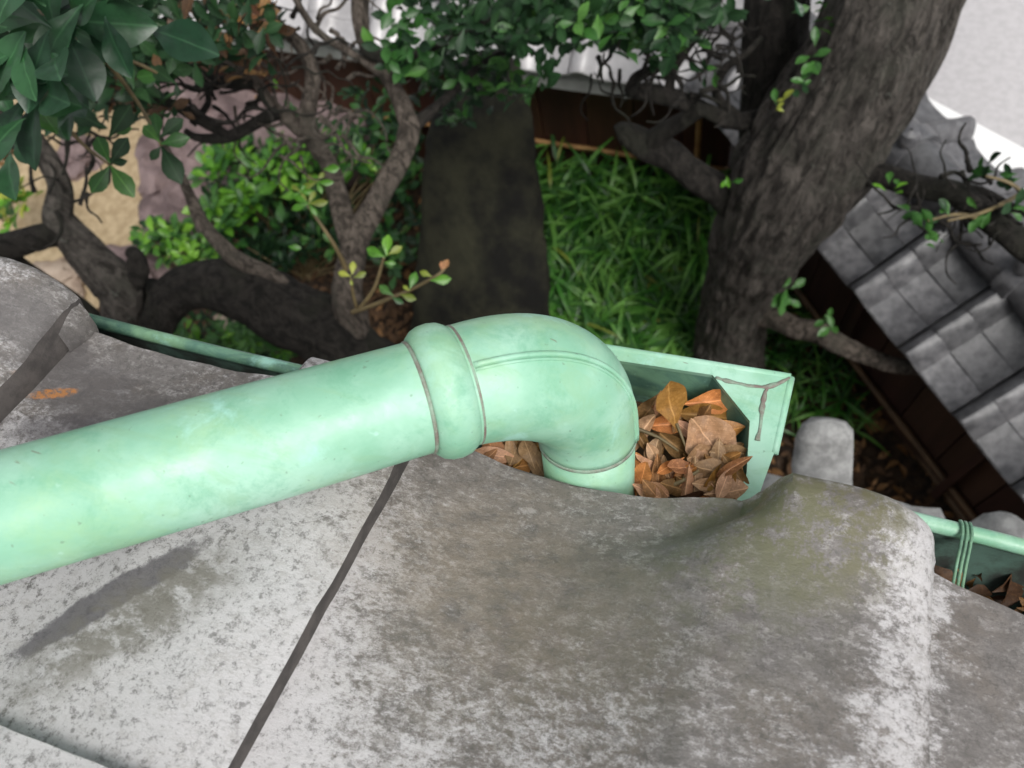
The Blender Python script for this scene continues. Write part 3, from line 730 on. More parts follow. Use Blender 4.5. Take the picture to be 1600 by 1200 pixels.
lathe([(0.045, zk + 0.155), (0.06, zk + 0.19), (0.058, zk + 0.22), (0.03, zk + 0.26), (0.004, zk + 0.275)], kc, 32, M_STONE, 'knob', 0.03)
for k in range(6):
    a = A0 + k * math.pi / 3
    t = Vector((math.cos(a), math.sin(a), 0)); w_ = Vector((-math.sin(a), math.cos(a), 0)); up_ = Vector((0, 0, 1)); c = Vector((kc.x, kc.y, zk)) + t * (RH * 0.97)
    path = [c - t * 0.09 - up_ * 0.012, c - t * 0.04 - up_ * 0.002, c + t * 0.0 + up_ * 0.016, c + t * 0.030 + up_ * 0.040, c + t * 0.040 + up_ * 0.066, c + t * 0.034 + up_ * 0.080]
    v, f = sweep(path, [0.032, 0.036, 0.037, 0.036, 0.033, 0.022], 24, True, 0.16, 40, up=w_, aniso=(1.25, 0.85))
    solid('corner_scroll', v, f, M_STONE, lan)
lathe([(0.14, zk - 0.30), (0.145, zk - 0.18), (0.14, zk - 0.055)], kc, 48, M_STONE, 'light_chamber', 0.03, six=0.01)
lathe([(0.13, zk - 0.42), (0.21, zk - 0.36), (0.22, zk - 0.30)], kc, 48, M_STONE, 'platform', 0.03, six=0.01)
lathe([(0.13, 0.1), (0.085, 0.25), (0.08, 0.6), (0.09, zk - 0.42)], kc, 32, M_STONE, 'shaft', 0.03)
lathe([(0.26, 0.0), (0.27, 0.06), (0.2, 0.11)], kc, 48, M_STONE, 'base', 0.03, six=0.01)

# ================================================================== GARDEN WALL
def pan_tile(w, l, mat, th=0.018, rel=0.9):
    xs = [-0.01, 0.10, 0.28, 0.46, 0.58, 0.635, 0.69, 0.75, 0.82, 0.89, 0.945, 0.985]; hs_ = [0.03, -0.015, -0.03, -0.025, -0.005, 0.05, 0.13, 0.175, 0.185, 0.15, 0.07, -0.02]
    v = []; f = []
    for sy in (0.0, 0.5, 0.96, 1.0):
        for x, h in zip(xs, hs_): v.append(Vector(((x - 0.5) * w, sy * l, h * w * rel - sy * 0.0 + (-0.004 if sy == 1.0 else 0))))
    nb = len(v); m_ = len(xs)
    v += [q - Vector((0, 0, th)) for q in v]
    for j in range(3):
        for i in range(m_ - 1):
            a = j * m_ + i; f += [(a, a+1, a+m_+1, a+m_), (nb+a, nb+a+m_, nb+a+m_+1, nb+a+1)]
        a = j * m_; f.append((a, a+m_, nb+a+m_, nb+a)); a += m_ - 1; f.append((a, nb+a, nb+a+m_, a+m_))
    for i in range(m_ - 1):
        f.append((i, nb+i, nb+i+1, i+1)); a = 3 * m_ + i; f.append((a, a+1, nb+a+1, nb+a))
    return mesh('coping_tile', v, f, mat, True, 35)
def ridge_tile(l, r, mat):
    mb = MB(); seg = 12
    for (a, b_, rr) in ((0, l * 0.86, r), (l * 0.80, l, r * 1.16)):
        v = []; f = []
        for y in (a, b_):
            for k in range(seg + 1):
                an = math.pi * (k / seg) * 1.1 - 0.15; v.append(Vector((math.cos(an) * rr, y, math.sin(an) * rr)))
            for k in range(seg + 1):
                an = math.pi * (k / seg) * 1.1 - 0.15; v.append(Vector((math.cos(an) * rr * 0.8, y, math.sin(an) * rr * 0.8)))
        q = seg + 1
        for k in range(seg):
            f += [(k, 2*q+k, 2*q+k+1, k+1), (k, k+1, q+k+1, q+k), (2*q+k, 3*q+k, 3*q+k+1, 2*q+k+1)]
        mb.add(v, f)
    kn = []; kf = []
    for j, (r_, z_) in enumerate([(0.030, 0.0), (0.034, 0.02), (0.026, 0.042), (0.004, 0.05)]):
        for k in range(10): kn.append(Vector((math.cos(k * 0.6283) * r_ + r * 0.45, l * 0.9 + math.sin(k * 0.6283) * r_, r * 1.0 + z_)))
    for j in range(3):
        for k in range(10): kf.append((j*10+k, j*10+(k+1) % 10, (j+1)*10+(k+1) % 10, (j+1)*10+k))
    mb.add(kn, kf)
    return mesh('ridge_tile', mb.v, mb.f, mat, True, 35)
def garden_wall(P0, P1, outw, label, over, ztop, board, run0, run1, TW=0.215, rail=True, fasc=0.10, mat=None, roff=0.07, rr=0.07, rows=2):
    """wall whose garden face runs P0->P1; outw points away from the garden"""
    P0 = Vector((*P0, 0)); P1 = Vector((*P1, 0)); d = (P1 - P0).normalized(); L = (P1 - P0).length
    ow = Vector((*outw, 0)); ow = (ow - d * ow.dot(d)).normalized()
    rw = Matrix(((d.x, ow.x, 0), (d.y, ow.y, 0), (0, 0, 1)))
    W_ = thing('garden_wall', label, 'garden wall', P0)
    mb = MB(); mb.box(P0 + d * L / 2 + ow * 0.075 + Vector((0, 0, ztop / 2 - 0.01)), L, 0.11, ztop - 0.02, rw); solid('core', mb.v, mb.f, M_BOARDD, W_, False)
    nb = int(L / 0.20)
    for i in range(nb):
        mb = MB(); mb.box(P0 + d * (i + 0.5) * L / nb + ow * (0.008 + U(0, 0.003)) + Vector((0, 0, ztop / 2 - 0.02)), L / nb - 0.006, 0.016, ztop - 0.06, rw)
        solid('board', mb.v, mb.f, board, W_, False)
    half = over + roff
    for sgn, nm in ((-1, 'eave_board'), (1, 'eave_board')):
        if sgn < 0 or True:
            off = -over + 0.012 if sgn < 0 else 0.14 + over
            mb = MB(); mb.box(P0 + d * L / 2 + ow * off + Vector((0, 0, ztop - fasc / 2 - 0.012)), L, 0.02, fasc, rw); solid(nm, mb.v, mb.f, M_PLASTER, W_, False)
    mb = MB(); mb.box(P0 + d * L / 2 + ow * 0.07 + Vector((0, 0, ztop - 0.06)), L, 2 * over + 0.10, 0.02, rw); solid('soffit', mb.v, mb.f, M_BOARDD, W_, False)
    # coping tiles, three courses each side of the ridge
    sl_ = math.radians(26); cl = (half + 0.005) / math.cos(sl_) / (rows * 0.8 + 0.3); tm = pan_tile(TW, cl * 1.1, mat, rel=1.25 if mat is M_CTILE_SHADED else 0.9)
    for side in (-1, 1):
        dn_ = (ow * side * math.cos(sl_) - Vector((0, 0, math.sin(sl_)))); xx = d * (-side) ; nn = Vector((0, 0, 1)) * math.cos(sl_) + ow * side * math.sin(sl_)
        xx = dn_.cross(nn)
        n_ = int((run1 - run0) / TW)
        for row in range(rows):
            for i in range(n_):
                c = P0 + d * (run0 + (i + 0.5) * TW) + ow * (roff) + Vector((0, 0, ztop + half * math.tan(sl_))) + dn_ * (0.02 + row * cl * 0.80) + nn * (0.006 + 0.014 * (0 - row) * 0 + U(0, 0.002))
                t2 = (dn_ + nn * 0.05).normalized(); n2 = xx.cross(t2)
                Mx = Matrix(((xx.x, t2.x, n2.x, c.x), (xx.y, t2.y, n2.y, c.y), (xx.z, t2.z, n2.z, c.z), (0, 0, 0, 1)))
                put('coping_tile', tm, W_, Mx @ Matrix.Rotation(U(-0.015, 0.015), 4, 'Z'))
    zr = ztop + half * math.tan(sl_) + 0.03
    mb = MB(); mb.box(P0 + d * (run0 + run1) / 2 + ow * roff + Vector((0, 0, zr - 0.005)), run1 - run0, rr * 1.7, 0.05, rw); solid('ridge_course', mb.v, mb.f, mat, W_, False)
    rm = ridge_tile(0.26, rr, mat); i = 0; q = run0
    while q < run1 - 0.1:
        c = P0 + d * q + ow * roff + Vector((0, 0, zr + 0.012)); z_ = Vector((0, 0, 1)); xx = d.cross(z_)
        Mx = Matrix(((xx.x, d.x, 0, c.x), (xx.y, d.y, 0, c.y), (0, 0, 1, c.z), (0, 0, 0, 1)))
        put('ridge_tile', rm, W_, Mx @ Matrix.Rotation(U(-0.012, 0.012), 4, 'Z')); q += 0.245
    return W_, d, ow
CX, CY = -0.20, 2.22
wa, da, oa = garden_wall((-6.2, CY), (CX, CY), (0, 1), 'reddish brown garden wall behind the bamboo grass, under pale tile coping', 0.14, 0.90, M_BOARD, 0.0, 6.28, 0.27, mat=M_CTILE_LIT)
WBd = Vector((0.692, -0.7215, 0)).normalized()
wb, db, ob = garden_wall((CX, CY), (CX + WBd.x * 3.2, CY + WBd.y * 3.2), (0.72, 0.69), 'dark board garden wall at right with grey tile coping running beside the road', 0.20, 0.90, M_BOARDD, -0.02, 3.2, 0.235, fasc=0.04, mat=M_CTILE_SHADED, roff=0.085, rr=0.072, rows=3)
def rail(parent, a, b_, r, mat, name='bamboo_rail'):
    n_ = 30; a = Vector(a); b_ = Vector(b_)
    ps = [a + (b_ - a) * i / n_ for i in range(n_ + 1)]
    v, f = sweep(ps, [r * (1.12 if i % 6 == 0 else 1) for i in range(n_ + 1)], 10); return solid(name, v, f, mat, parent)
rail(wa, (-3.0, CY - 0.014, 0.30), (CX, CY - 0.014, 0.30), 0.011, M_BAMBOO)
rail(wa, (atz(1092, 200, 0.55).x + 0.005, CY - 0.03, 0.30), (atz(1092, 200, 0.55).x - 0.005, CY - 0.03, 0.86), 0.012, M_BAMBOO, 'bamboo_batten')
off = -ob * 0.02
for z in (0.42,): pass
a = Vector((CX, CY, 0)) + off
rail(wb, a + Vector((0, 0, 0.14)), a + WBd * 3.1 + Vector((0, 0, 0.14)), 0.013, M_BAMBOOD)
r1a, r1b = atz(1255, 449, 0.03), atz(1600, 943, 0.03)
bp = thing('bamboo_pole', 'long old bamboo pole lying on the ground along the foot of the right wall', 'bamboo pole', r1a)
rail(bp, r1a, r1b, 0.017, M_BAMBOOD, 'cane')
for k in range(5):
    c = a + WBd * (0.25 + k * 0.62); mb = MB()
    mb.box(c + Vector((0, 0, 0.42)) - ob * 0.012, 0.03, 0.02, 0.80, Matrix(((WBd.x, ob.x, 0), (WBd.y, ob.y, 0), (0, 0, 1))))
    solid('batten', mb.v, mb.f, M_BOARDD, wb, False)

# ================================================================== ROCKS
def rock(px, py, z, rx, ry, rz, mat, label, seed, group='garden rocks', yaw=0.0):
    c = atz(px, py, z); bm = bmesh.new(); bmesh.ops.create_icosphere(bm, subdivisions=4, radius=1)
    for q in bm.verts:
        p = q.co.copy(); d_ = noise.noise(p * 1.1 + Vector((seed, 0, 0))) * 0.45 + noise.noise(p * 2.6 + Vector((0, seed, 0))) * 0.2 + noise.noise(p * 7 + Vector((0, 0, seed))) * 0.06
        d_ = round(d_ * 5) / 5 * 0.5 + d_ * 0.5
        q.co = p * (1 + d_); q.co = Matrix.Rotation(yaw, 3, 'Z') @ Vector((q.co.x * rx, q.co.y * ry, max(-0.4, q.co.z) * rz))
    v = [q.co + c for q in bm.verts]; f = [tuple(w.index for w in fa.verts) for fa in bm.faces]; bm.free()
    return tag(solid('rock', v, f, mat, sharp=35), label, 'rock', group)
rock(345, 170, 0.15, 0.34, 0.30, 0.30, M_ROCK, 'large purplish rock behind the bright green shrub, below the dark twigs', 1.0)
rock(275, 250, 0.05, 0.20, 0.28, 0.20, M_ROCK, 'mauve rock bordering the right side of the sand path', 2.3)
rock(290, 330, 0.03, 0.20, 0.20, 0.14, M_ROCK, 'low mauve rock at the lower right edge of the sand path', 3.1)
rock(420, 270, 0.05, 0.26, 0.24, 0.22, M_ROCK, 'purplish rock half hidden by the bright green shrub', 4.4)
rock(125, 245, 0.03, 0.14, 0.12, 0.08, M_ROCK, 'small brownish rock at the far side of the sand path', 5.2)
rock(215, 440, 0.03, 0.22, 0.16, 0.12, M_ROCK, 'mauve rock near the forked branch at the near end of the sand path', 6.7)
rock(85, 440, 0.03, 0.16, 0.12, 0.08, M_ROCKT, 'tan rock just beyond the leftmost roof tile', 7.9)
rock(560, 40, 0.10, 0.42, 0.30, 0.30, M_ROCK, 'brown rock at the top of the picture, foot of the far wall', 8.8)
rock(500, 200, 0.10, 0.32, 0.3, 0.26, M_ROCK, 'shaded brown rock between the bare branches', 9.3)
rock(195, 535, 0.10, 0.09, 0.07, 0.06, M_ROCKT, 'small pinkish pebble just above the dull gutter', 10.1)
rock(515, 553, 0.30, 0.10, 0.08, 0.10, M_STONE, 'pale rounded stone peeping over the downspout beside the dark trunk', 11.5)
rock(365, 505, 0.12, 0.07, 0.06, 0.05, M_ROCKT, 'small tan stone under the thick arched trunk', 12.5)
# standing slab
sb = at(748, 640, 3.30); pts = [(752, 640, 3.35, 128), (752, 560, 3.22, 122), (752, 470, 3.05, 112), (752, 370, 2.90, 104), (750, 280, 2.78, 98), (752, 200, 2.70, 88), (762, 140, 2.66, 66), (770, 105, 2.64, 50), (774, 85, 2.63, 30), (776, 78, 2.63, 6)]
cr = crom(pts, 5)
v, f = sweep([at(a_, b2, c2) for a_, b2, c2, r_ in cr], [r_ * c2 / FPX for a_, b2, c2, r_ in cr], 48, True, 0.10, 5, up=Vector((0, 1, 0)), aniso=(0.45, 1.0))
tag(solid('standing_stone', v, f, M_SLAB), 'tall dark mossy standing stone between the bare tree and bamboo grass', 'standing stone')

# ================================================================== TREES
def limb(parent, pts, mat, name='branch', seg=14, rough=0.16, rf_=9, n=7, jit=0.35, furrow=0.0):
    cr = crom(pts, n)
    ps = [at(a_, b2, c2) for a_, b2, c2, r_ in cr]; rr = [max(0.0012, r_ * c2 / FPX) for a_, b2, c2, r_ in cr]
    ps = [p + Vector((noise.noise(p * 9), noise.noise(p * 9 + Vector((9, 0, 0))), noise.noise(p * 9 + Vector((0, 9, 0))))) * r_ * jit for p, r_ in zip(ps, rr)]
    v, f = sweep(ps, rr, seg, True, rough, rf_, furrow=furrow); return solid(name, v, f, mat, parent)
# --- the big tree at right
tb = atz(1128, 590, 0)
tr = thing('tree', 'big rough-barked tree leaning right, beside the collector box', 'tree', tb)
pts = [(1128, 600, 3.42, 66), (1138, 545, 3.2, 54), (1150, 470, 2.85, 51), (1190, 375, 2.45, 74), (1258, 250, 2.1, 100), (1338, 120, 1.85, 100), (1408, -30, 1.66, 100), (1480, -200, 1.5, 104), (1560, -420, 1.35, 110)]
o_ = limb(tr, pts, M_BARK, 'trunk', 150, 0.06, 1.8, 34, 0.06, 0.075)
limb(tr, [(1205, 360, 2.5, 40), (1203, 280, 2.36, 46), (1207, 150, 2.15, 48), (1212, 0, 1.95, 50), (1215, -200, 1.8, 44), (1230, -420, 1.7, 36)], M_BARKD, 'branch', 70, 0.08, 2, 20, 0.1, 0.06)
limb(tr, [(1195, 350, 2.45, 34), (1150, 318, 2.3, 26), (1085, 268, 2.2, 23), (1020, 228, 2.15, 24), (975, 212, 2.12, 19), (962, 214, 2.12, 12)], M_BARKD, rough=0.2)
limb(tr, [(1010, 222, 2.14, 16), (1050, 200, 2.05, 14), (1098, 168, 1.95, 13)], M_BARKD, rough=0.2)
limb(tr, [(1215, 170, 2.1, 16), (1150, 190, 2.05, 13), (1100, 172, 2.0, 12), (1040, 152, 1.95, 15), (990, 140, 1.9, 13)], M_BARKD, rough=0.25)
limb(tr, [(1045, 150, 1.95, 8), (1052, 110, 1.9, 7), (1085, 60, 1.85, 6), (1120, 10, 1.8, 5), (1150, -60, 1.7, 5)], M_BARKD)
limb(tr, [(985, 145, 1.9, 12), (995, 120, 1.88, 9), (1040, 95, 1.85, 7), (1030, 40, 1.8, 5), (1000, -20, 1.75, 4)], M_BARKD)
limb(tr, [(1160, 188, 2.05, 9), (1120, 150, 2.0, 7), (1130, 110, 1.95, 7), (1165, 85, 1.9, 5), (1190, 60, 1.9, 4)], M_BARKD)
limb(tr, [(1340, 265, 2.0, 22), (1420, 290, 1.9, 18), (1500, 305, 1.82, 19), (1560, 350, 1.75, 21), (1620, 400, 1.7, 21), (1720, 450, 1.6, 20)], M_BARKD, rough=0.12)
limb(tr, [(1470, 300, 1.84, 12), (1530, 300, 1.8, 10), (1600, 330, 1.75, 8), (1680, 340, 1.7, 6)], M_BARKD, rough=0.2)
limb(tr, [(1170, 490, 2.9, 20), (1205, 502, 2.8, 17), (1270, 518, 2.65, 17), (1330, 548, 2.55, 15), (1395, 570, 2.5, 13), (1460, 575, 2.45, 11), (1528, 568, 2.42, 9)], M_BARKL, rough=0.22)
limb(tr, [(1320, 10, 1.9, 14), (1290, 60, 1.95, 10), (1270, 100, 2.0, 6)], M_BARKD)
# --- bare gnarled tree at left centre
tl = thing('tree', 'gnarled bare-limbed tree with thick arched dark trunk above the downspout', 'tree', at(600, 640, 2.4))
limb(tl, [(640, 640, 2.35, 50), (590, 585, 2.25, 50), (520, 535, 2.15, 52), (440, 487, 2.1, 52), (370, 455, 2.08, 46), (310, 448, 2.08, 38), (262, 470, 2.1, 32), (240, 530, 2.15, 22), (236, 600, 2.2, 20)], M_BARKD, 'trunk', 90, 0.12, 4, 22, 0.25, 0.07)
limb(tl, [(543, 575, 2.24, 30), (545, 520, 2.14, 27.2), (545, 450, 2.02, 24.0), (552, 390, 1.98, 20.8), (590, 310, 1.92, 17.6), (640, 215, 1.86, 16.8), (634, 175, 1.84, 14.4), (600, 115, 1.8, 10.4), (566, 60, 1.76, 12.0), (562, 0, 1.7, 13.6), (570, -80, 1.6, 12.0)], M_BARKL, 'branch', 40, 0.13, 6, 14, 0.35, 0.06)
limb(tl, [(552, 395, 1.98, 19.2), (530, 300, 1.94, 16.0), (500, 240, 1.92, 14.4), (470, 205, 1.9, 12.0), (425, 165, 1.86, 10.4), (395, 125, 1.82, 8.8), (340, 95, 1.78, 7.2), (270, 60, 1.7, 5.6)], M_BARKL, 'branch', 32, 0.16, 7, 12, 0.35, 0.06)
limb(tl, [(500, 245, 1.92, 13.6), (478, 190, 1.88, 13.6), (490, 120, 1.84, 12.0), (470, 70, 1.8, 10.4), (430, 30, 1.75, 8.8), (400, -20, 1.7, 7.2)], M_BARKL, 'branch', 32, 0.16, 7, 12, 0.35, 0.06)
limb(tl, [(515, 530, 2.22, 15), (470, 480, 2.12, 14.4), (420, 430, 2.05, 14.4), (360, 395, 2.0, 12.8), (315, 345, 1.96, 10.4), (285, 280, 1.92, 7.2), (262, 235, 1.9, 4.8), (240, 200, 1.86, 3.2)], M_BARKL, 'branch', 18, 0.16)
limb(tl, [(430, 175, 1.86, 12), (400, 190, 1.84, 10), (355, 215, 1.82, 10), (310, 215, 1.8, 7), (290, 205, 1.8, 5)], M_BARKD)
limb(tl, [(355, 212, 1.82, 8), (310, 185, 1.78, 9), (260, 160, 1.74, 8), (200, 150, 1.7, 6)], M_BARKD)
limb(tl, [(395, 130, 1.82, 9), (330, 125, 1.8, 10), (290, 108, 1.78, 9), (240, 60, 1.7, 7), (200, 10, 1.6, 5)], M_BARKD)
limb(tl, [(300, 195, 1.8, 6), (325, 160, 1.8, 5), (318, 130, 1.8, 4)], M_BARKD)
limb(tl, [(610, 125, 1.8, 8.0), (560, 90, 1.78, 6.4), (510, 60, 1.75, 5.6), (480, 30, 1.7, 5.6), (450, -20, 1.65, 4.8)], M_BARKL)
limb(tl, [(640, 205, 1.86, 12), (700, 150, 1.85, 7), (760, 95, 1.8, 5), (820, 70, 1.75, 4)], M_BARKD)
limb(tl, [(566, 70, 1.76, 12), (600, 90, 1.76, 9), (660, 80, 1.74, 8), (720, 50, 1.7, 6), (800, 20, 1.65, 5)], M_BARKD)
# --- forked dark tree at far left
tf = thing('tree', 'forked dark tree at the left edge, in front of the sand path', 'tree', at(205, 640, 2.35))
limb(tf, [(212, 640, 2.4, 24), (196, 570, 2.25, 24), (192, 510, 2.15, 26), (190, 455, 2.1, 34), (160, 420, 2.06, 32), (118, 372, 2.0, 26), (92, 335, 1.96, 22), (92, 290, 1.92, 17), (70, 245, 1.88, 18), (40, 215, 1.84, 22), (10, 180, 1.8, 24), (-40, 130, 1.7, 24)], M_BARK, 'trunk', 48, 0.14, 6, 14, 0.35, 0.07)
limb(tf, [(110, 365, 2.0, 18), (60, 370, 1.95, 19), (10, 388, 1.9, 22), (-60, 400, 1.8, 24)], M_BARKD, 'branch', 20, 0.14)
limb(tf, [(190, 450, 2.1, 24), (215, 430, 2.08, 20), (212, 402, 2.06, 14), (200, 396, 2.06, 8)], M_BARKD)
limb(tf, [(200, 560, 2.2, 16), (130, 480, 2.1, 10), (60, 430, 2.0, 9), (0, 385, 1.9, 10), (-60, 350, 1.85, 9)], M_BARKD)
limb(tf, [(240, 570, 2.3, 16), (225, 500, 2.2, 20), (240, 450, 2.15, 22)], M_BARKD)

# --- fine twigs
def twigs(parent, n, cx, cy, rx, ry, d0, d1, mat):
    mb = MB()
    for _ in range(n):
        a = U(0, 6.28); r = math.sqrt(R()); x = cx + math.cos(a) * r * rx; y = cy + math.sin(a) * r * ry; d = U(d0, d1); an = U(0, 6.28); l = U(10, 24); w = U(2, 4.5)
        pts = []
        for k in range(random.randint(4, 7)):
            pts.append((x, y, d, w)); an += U(-0.9, 0.9); x += math.cos(an) * l; y += math.sin(an) * l; d += U(-0.03, 0.03); w *= 0.82
        cr = crom(pts, 3); ps = [at(*q[:3]) for q in cr]
        v, f = sweep(ps, [max(0.0008, q[3] * q[2] / FPX) * U(0.85, 1.2) for q in cr], 6, True); mb.add(v, f)
    tag(solid('twigs', mb.v, mb.f, mat, parent), kind='stuff')
twigs(tl, 80, 300, 80, 200, 110, 1.5, 2.0, M_BARKD)
twigs(tl, 40, 470, 130, 110, 120, 1.75, 1.95, M_BARKL)
twigs(tr, 60, 1040, 80, 140, 80, 1.7, 2.0, M_BARKD)
twigs(tr, 24, 1500, 320, 110, 60, 1.7, 1.85, M_BARKD)
twigs(tf, 24, 80, 250, 90, 90, 1.8, 1.95, M_BARKD)

# --- leaves of the left tree
def cloud(L, px, py, rx, ry, d0, d1, n, size, mats, shape='obov', k=5, axis=(0, -0.2, 1)):
    for _ in range(n):
        a = U(0, 6.28); r = math.sqrt(R())
        p = at(px + math.cos(a) * r * rx, py + math.sin(a) * r * ry, U(d0, d1))
        rosette(L, p, Vector(axis) + rvec() * 0.8, k, size, shape, mats)
LL = []
# near, large glossy leaves top-left
L1 = []
for (px, py, d, sz, n, ax) in [(95, 20, 0.74, 0.088, 9, (0.2, -0.5, 0.9)), (20, 30, 0.66, 0.085, 8, (0, -0.4, 1)), (40, 140, 0.82, 0.075, 8, (0, -0.6, 0.8)), (-20, 110, 0.7, 0.075, 8, (0, -0.3, 1)), (170, -10, 0.8, 0.08, 8, (0, -0.5, 0.9)),
                               (75, 75, 0.86, 0.08, 8, (0.2, -0.3, 1)), (130, 130, 1.0, 0.07, 7, (0, -0.3, 1)), (10, 200, 0.95, 0.07, 8, (0, -0.3, 1))]:
    rosette(L1, at(px, py, d), ax, n, sz, 'near', [L_NEAR], 1.0)
def one(L, px0, py0, px1, py1, d, mat, shape='obov', w=1.0, dd=0.0):
    a_, b2 = at(px0, py0, d), at(px1, py1, d + dd); y = b2 - a_
    L.append((shape, mat, lmat4(a_, y, (CAMLOC - a_).normalized() + rvec() * 0.25, y.length) @ Matrix.Diagonal((w, 1, 1, 1))))
one(L1, 98, 42, 150, 150, 0.80, L_NEAR, 'near', w=1.15); one(L1, 96, 30, 238, 42, 0.80, L_NEAR, 'near', w=1.1); one(L1, 90, 30, 10, 88, 0.78, L_NEAR, 'near', w=1.1)
one(L1, 100, 40, 200, 92, 0.86, L_NEAR, 'near', w=0.9); one(L1, 30, 120, 85, 205, 0.9, L_MID, w=0.9); one(L1, 60, 60, -10, 160, 0.8, L_NEAR)
# small sprigs below
for pr in [(172, 258, 143, 302), (172, 258, 208, 306), (172, 255, 150, 212), (172, 255, 200, 215), (172, 255, 198, 252), (170, 215, 205, 165), (165, 200, 110, 172), (170, 205, 205, 200),
           (250, 222, 222, 195), (250, 225, 295, 215), (252, 228, 235, 250), (252, 228, 282, 285), (248, 218, 240, 175), (250, 215, 285, 185), (275, 130, 235, 105), (275, 130, 278, 150), (262, 120, 270, 90), (255, 115, 212, 122)]:
    one(L1, *pr, 1.12 + U(-0.04, 0.04), random.choice([L_DARK, L_MID, L_DARK]), w=1.15)
tn = thing('leafy_branch', 'large glossy dark green leaves on a near branch in the upper left corner', 'branch', at(0, 0, 0.8))
limb(tn, [(-90, -80, 0.9, 12), (0, -10, 0.85, 8), (60, 20, 0.82, 6), (98, 36, 0.80, 5)], STEM, 'stem', 10, 0.08)
limb(tn, [(0, -10, 0.85, 6), (60, 130, 1.0, 4), (120, 215, 1.1, 3), (172, 258, 1.12, 2.2)], STEM, 'stem', 8, 0.08)
limb(tn, [(60, 20, 0.82, 5), (150, 80, 1.0, 4), (215, 160, 1.1, 3), (252, 228, 1.12, 2.2)], STEM, 'stem', 8, 0.08)
limb(tn, [(150, 80, 1.0, 4), (215, 100, 1.08, 3), (270, 128, 1.12, 2.2)], STEM, 'stem', 8, 0.08)
limb(tn, [(-60, 40, 0.9, 5), (0, 120, 0.9, 4), (50, 150, 0.95, 3)], STEM, 'stem', 8, 0.08)
plant_leaves(tn, L1)
# dark crown of the bare tree: top left mass, withered orange leaves in it
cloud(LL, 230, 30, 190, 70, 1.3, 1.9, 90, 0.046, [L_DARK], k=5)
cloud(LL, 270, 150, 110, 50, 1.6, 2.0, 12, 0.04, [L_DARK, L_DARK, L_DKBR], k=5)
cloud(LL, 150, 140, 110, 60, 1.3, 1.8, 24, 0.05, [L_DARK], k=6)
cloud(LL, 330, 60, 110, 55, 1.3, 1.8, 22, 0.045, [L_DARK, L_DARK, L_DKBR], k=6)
cloud(LL, 425, 35, 45, 28, 1.5, 1.7, 6, 0.05, [L_BROWN, L_ORANGE, L_DKBR], k=4)
cloud(LL, 350, 105, 50, 16, 1.5, 1.7, 4, 0.045, [L_BROWN, L_DKBR], k=4)
cloud(LL, 165, 100, 20, 20, 1.5, 1.7, 3, 0.04, [L_BROWN], k=4)
cloud(LL, 10, 265, 30, 30, 1.7, 1.8, 4, 0.045, [L_BROWN, L_DKBR], k=4)
cloud(LL, 650, 60, 70, 60, 1.6, 2.1, 26, 0.045, [L_MID, L_DARK, L_MID], k=6)
cloud(LL, 710, 130, 70, 60, 1.8, 2.2, 30, 0.042, [L_DARK, L_DARK, L_MID], k=6)
cloud(LL, 560, 190, 90, 70, 2.0, 2.5, 20, 0.04, [L_DARK, L_MID], k=6)
for pr in [(428, 122, 432, 138), (505, 265, 530, 262), (450, 385, 470, 388)]: one(LL, *pr, 1.8, L_BRIGHT, w=1.2)
limb(tl, [(545, 430, 1.98, 5), (520, 380, 1.9, 3), (490, 335, 1.86, 2.2), (480, 320, 1.85, 1.8)], STEM, 'twig', 8)
for c_, sz in (((482, 318), 30), ((495, 285), 26), ((470, 300), 22)):
    for k in range(5):
        a = k * 1.26 + U(-.2, .2); one(LL, c_[0], c_[1], c_[0] + math.cos(a) * sz, c_[1] + math.sin(a) * sz * 0.7, 1.82, L_YELLOW if R() < 0.6 else L_BRIGHT, w=0.9)
plant_leaves(tl, LL)
tag(tl, None)

# canopy above the view, so that the garden lies in the trees' shade
def canopy(parent, c, r, n, mats, size=0.09):
    mb = MB(); ml = list(dict.fromkeys(mats))
    for _ in range(n):
        p = Vector(c) + Vector((rvec().x * r[0], rvec().y * r[1], rvec().z * r[2])) * (R() ** 0.4)
        x, y, z = project(p)
        if z > 0 and -120 < x < 1720 and -160 < y < 1400: continue
        for k in range(4):
            Mx = lmat4(p + rvec() * size * 0.4, rvec() + Vector((0, 0, -0.2)), Vector((0, 0, 1)) + rvec() * 0.7, size * U(0.7, 1.3))
            mb.add([Mx @ q for q in LG['oval'][0]], LG['oval'][1], ml.index(random.choice(mats)))
    o = solid('crown', mb.v, mb.f, ml, parent, mi=mb.m); tag(o, kind='stuff')
canopy(tr, (0.9, 2.3, 3.5), (1.3, 0.9, 0.7), 900, [L_DARK, L_MID])
canopy(tl, (-1.6, 2.4, 3.4), (1.2, 0.8, 0.6), 500, [L_DARK, L_MID])

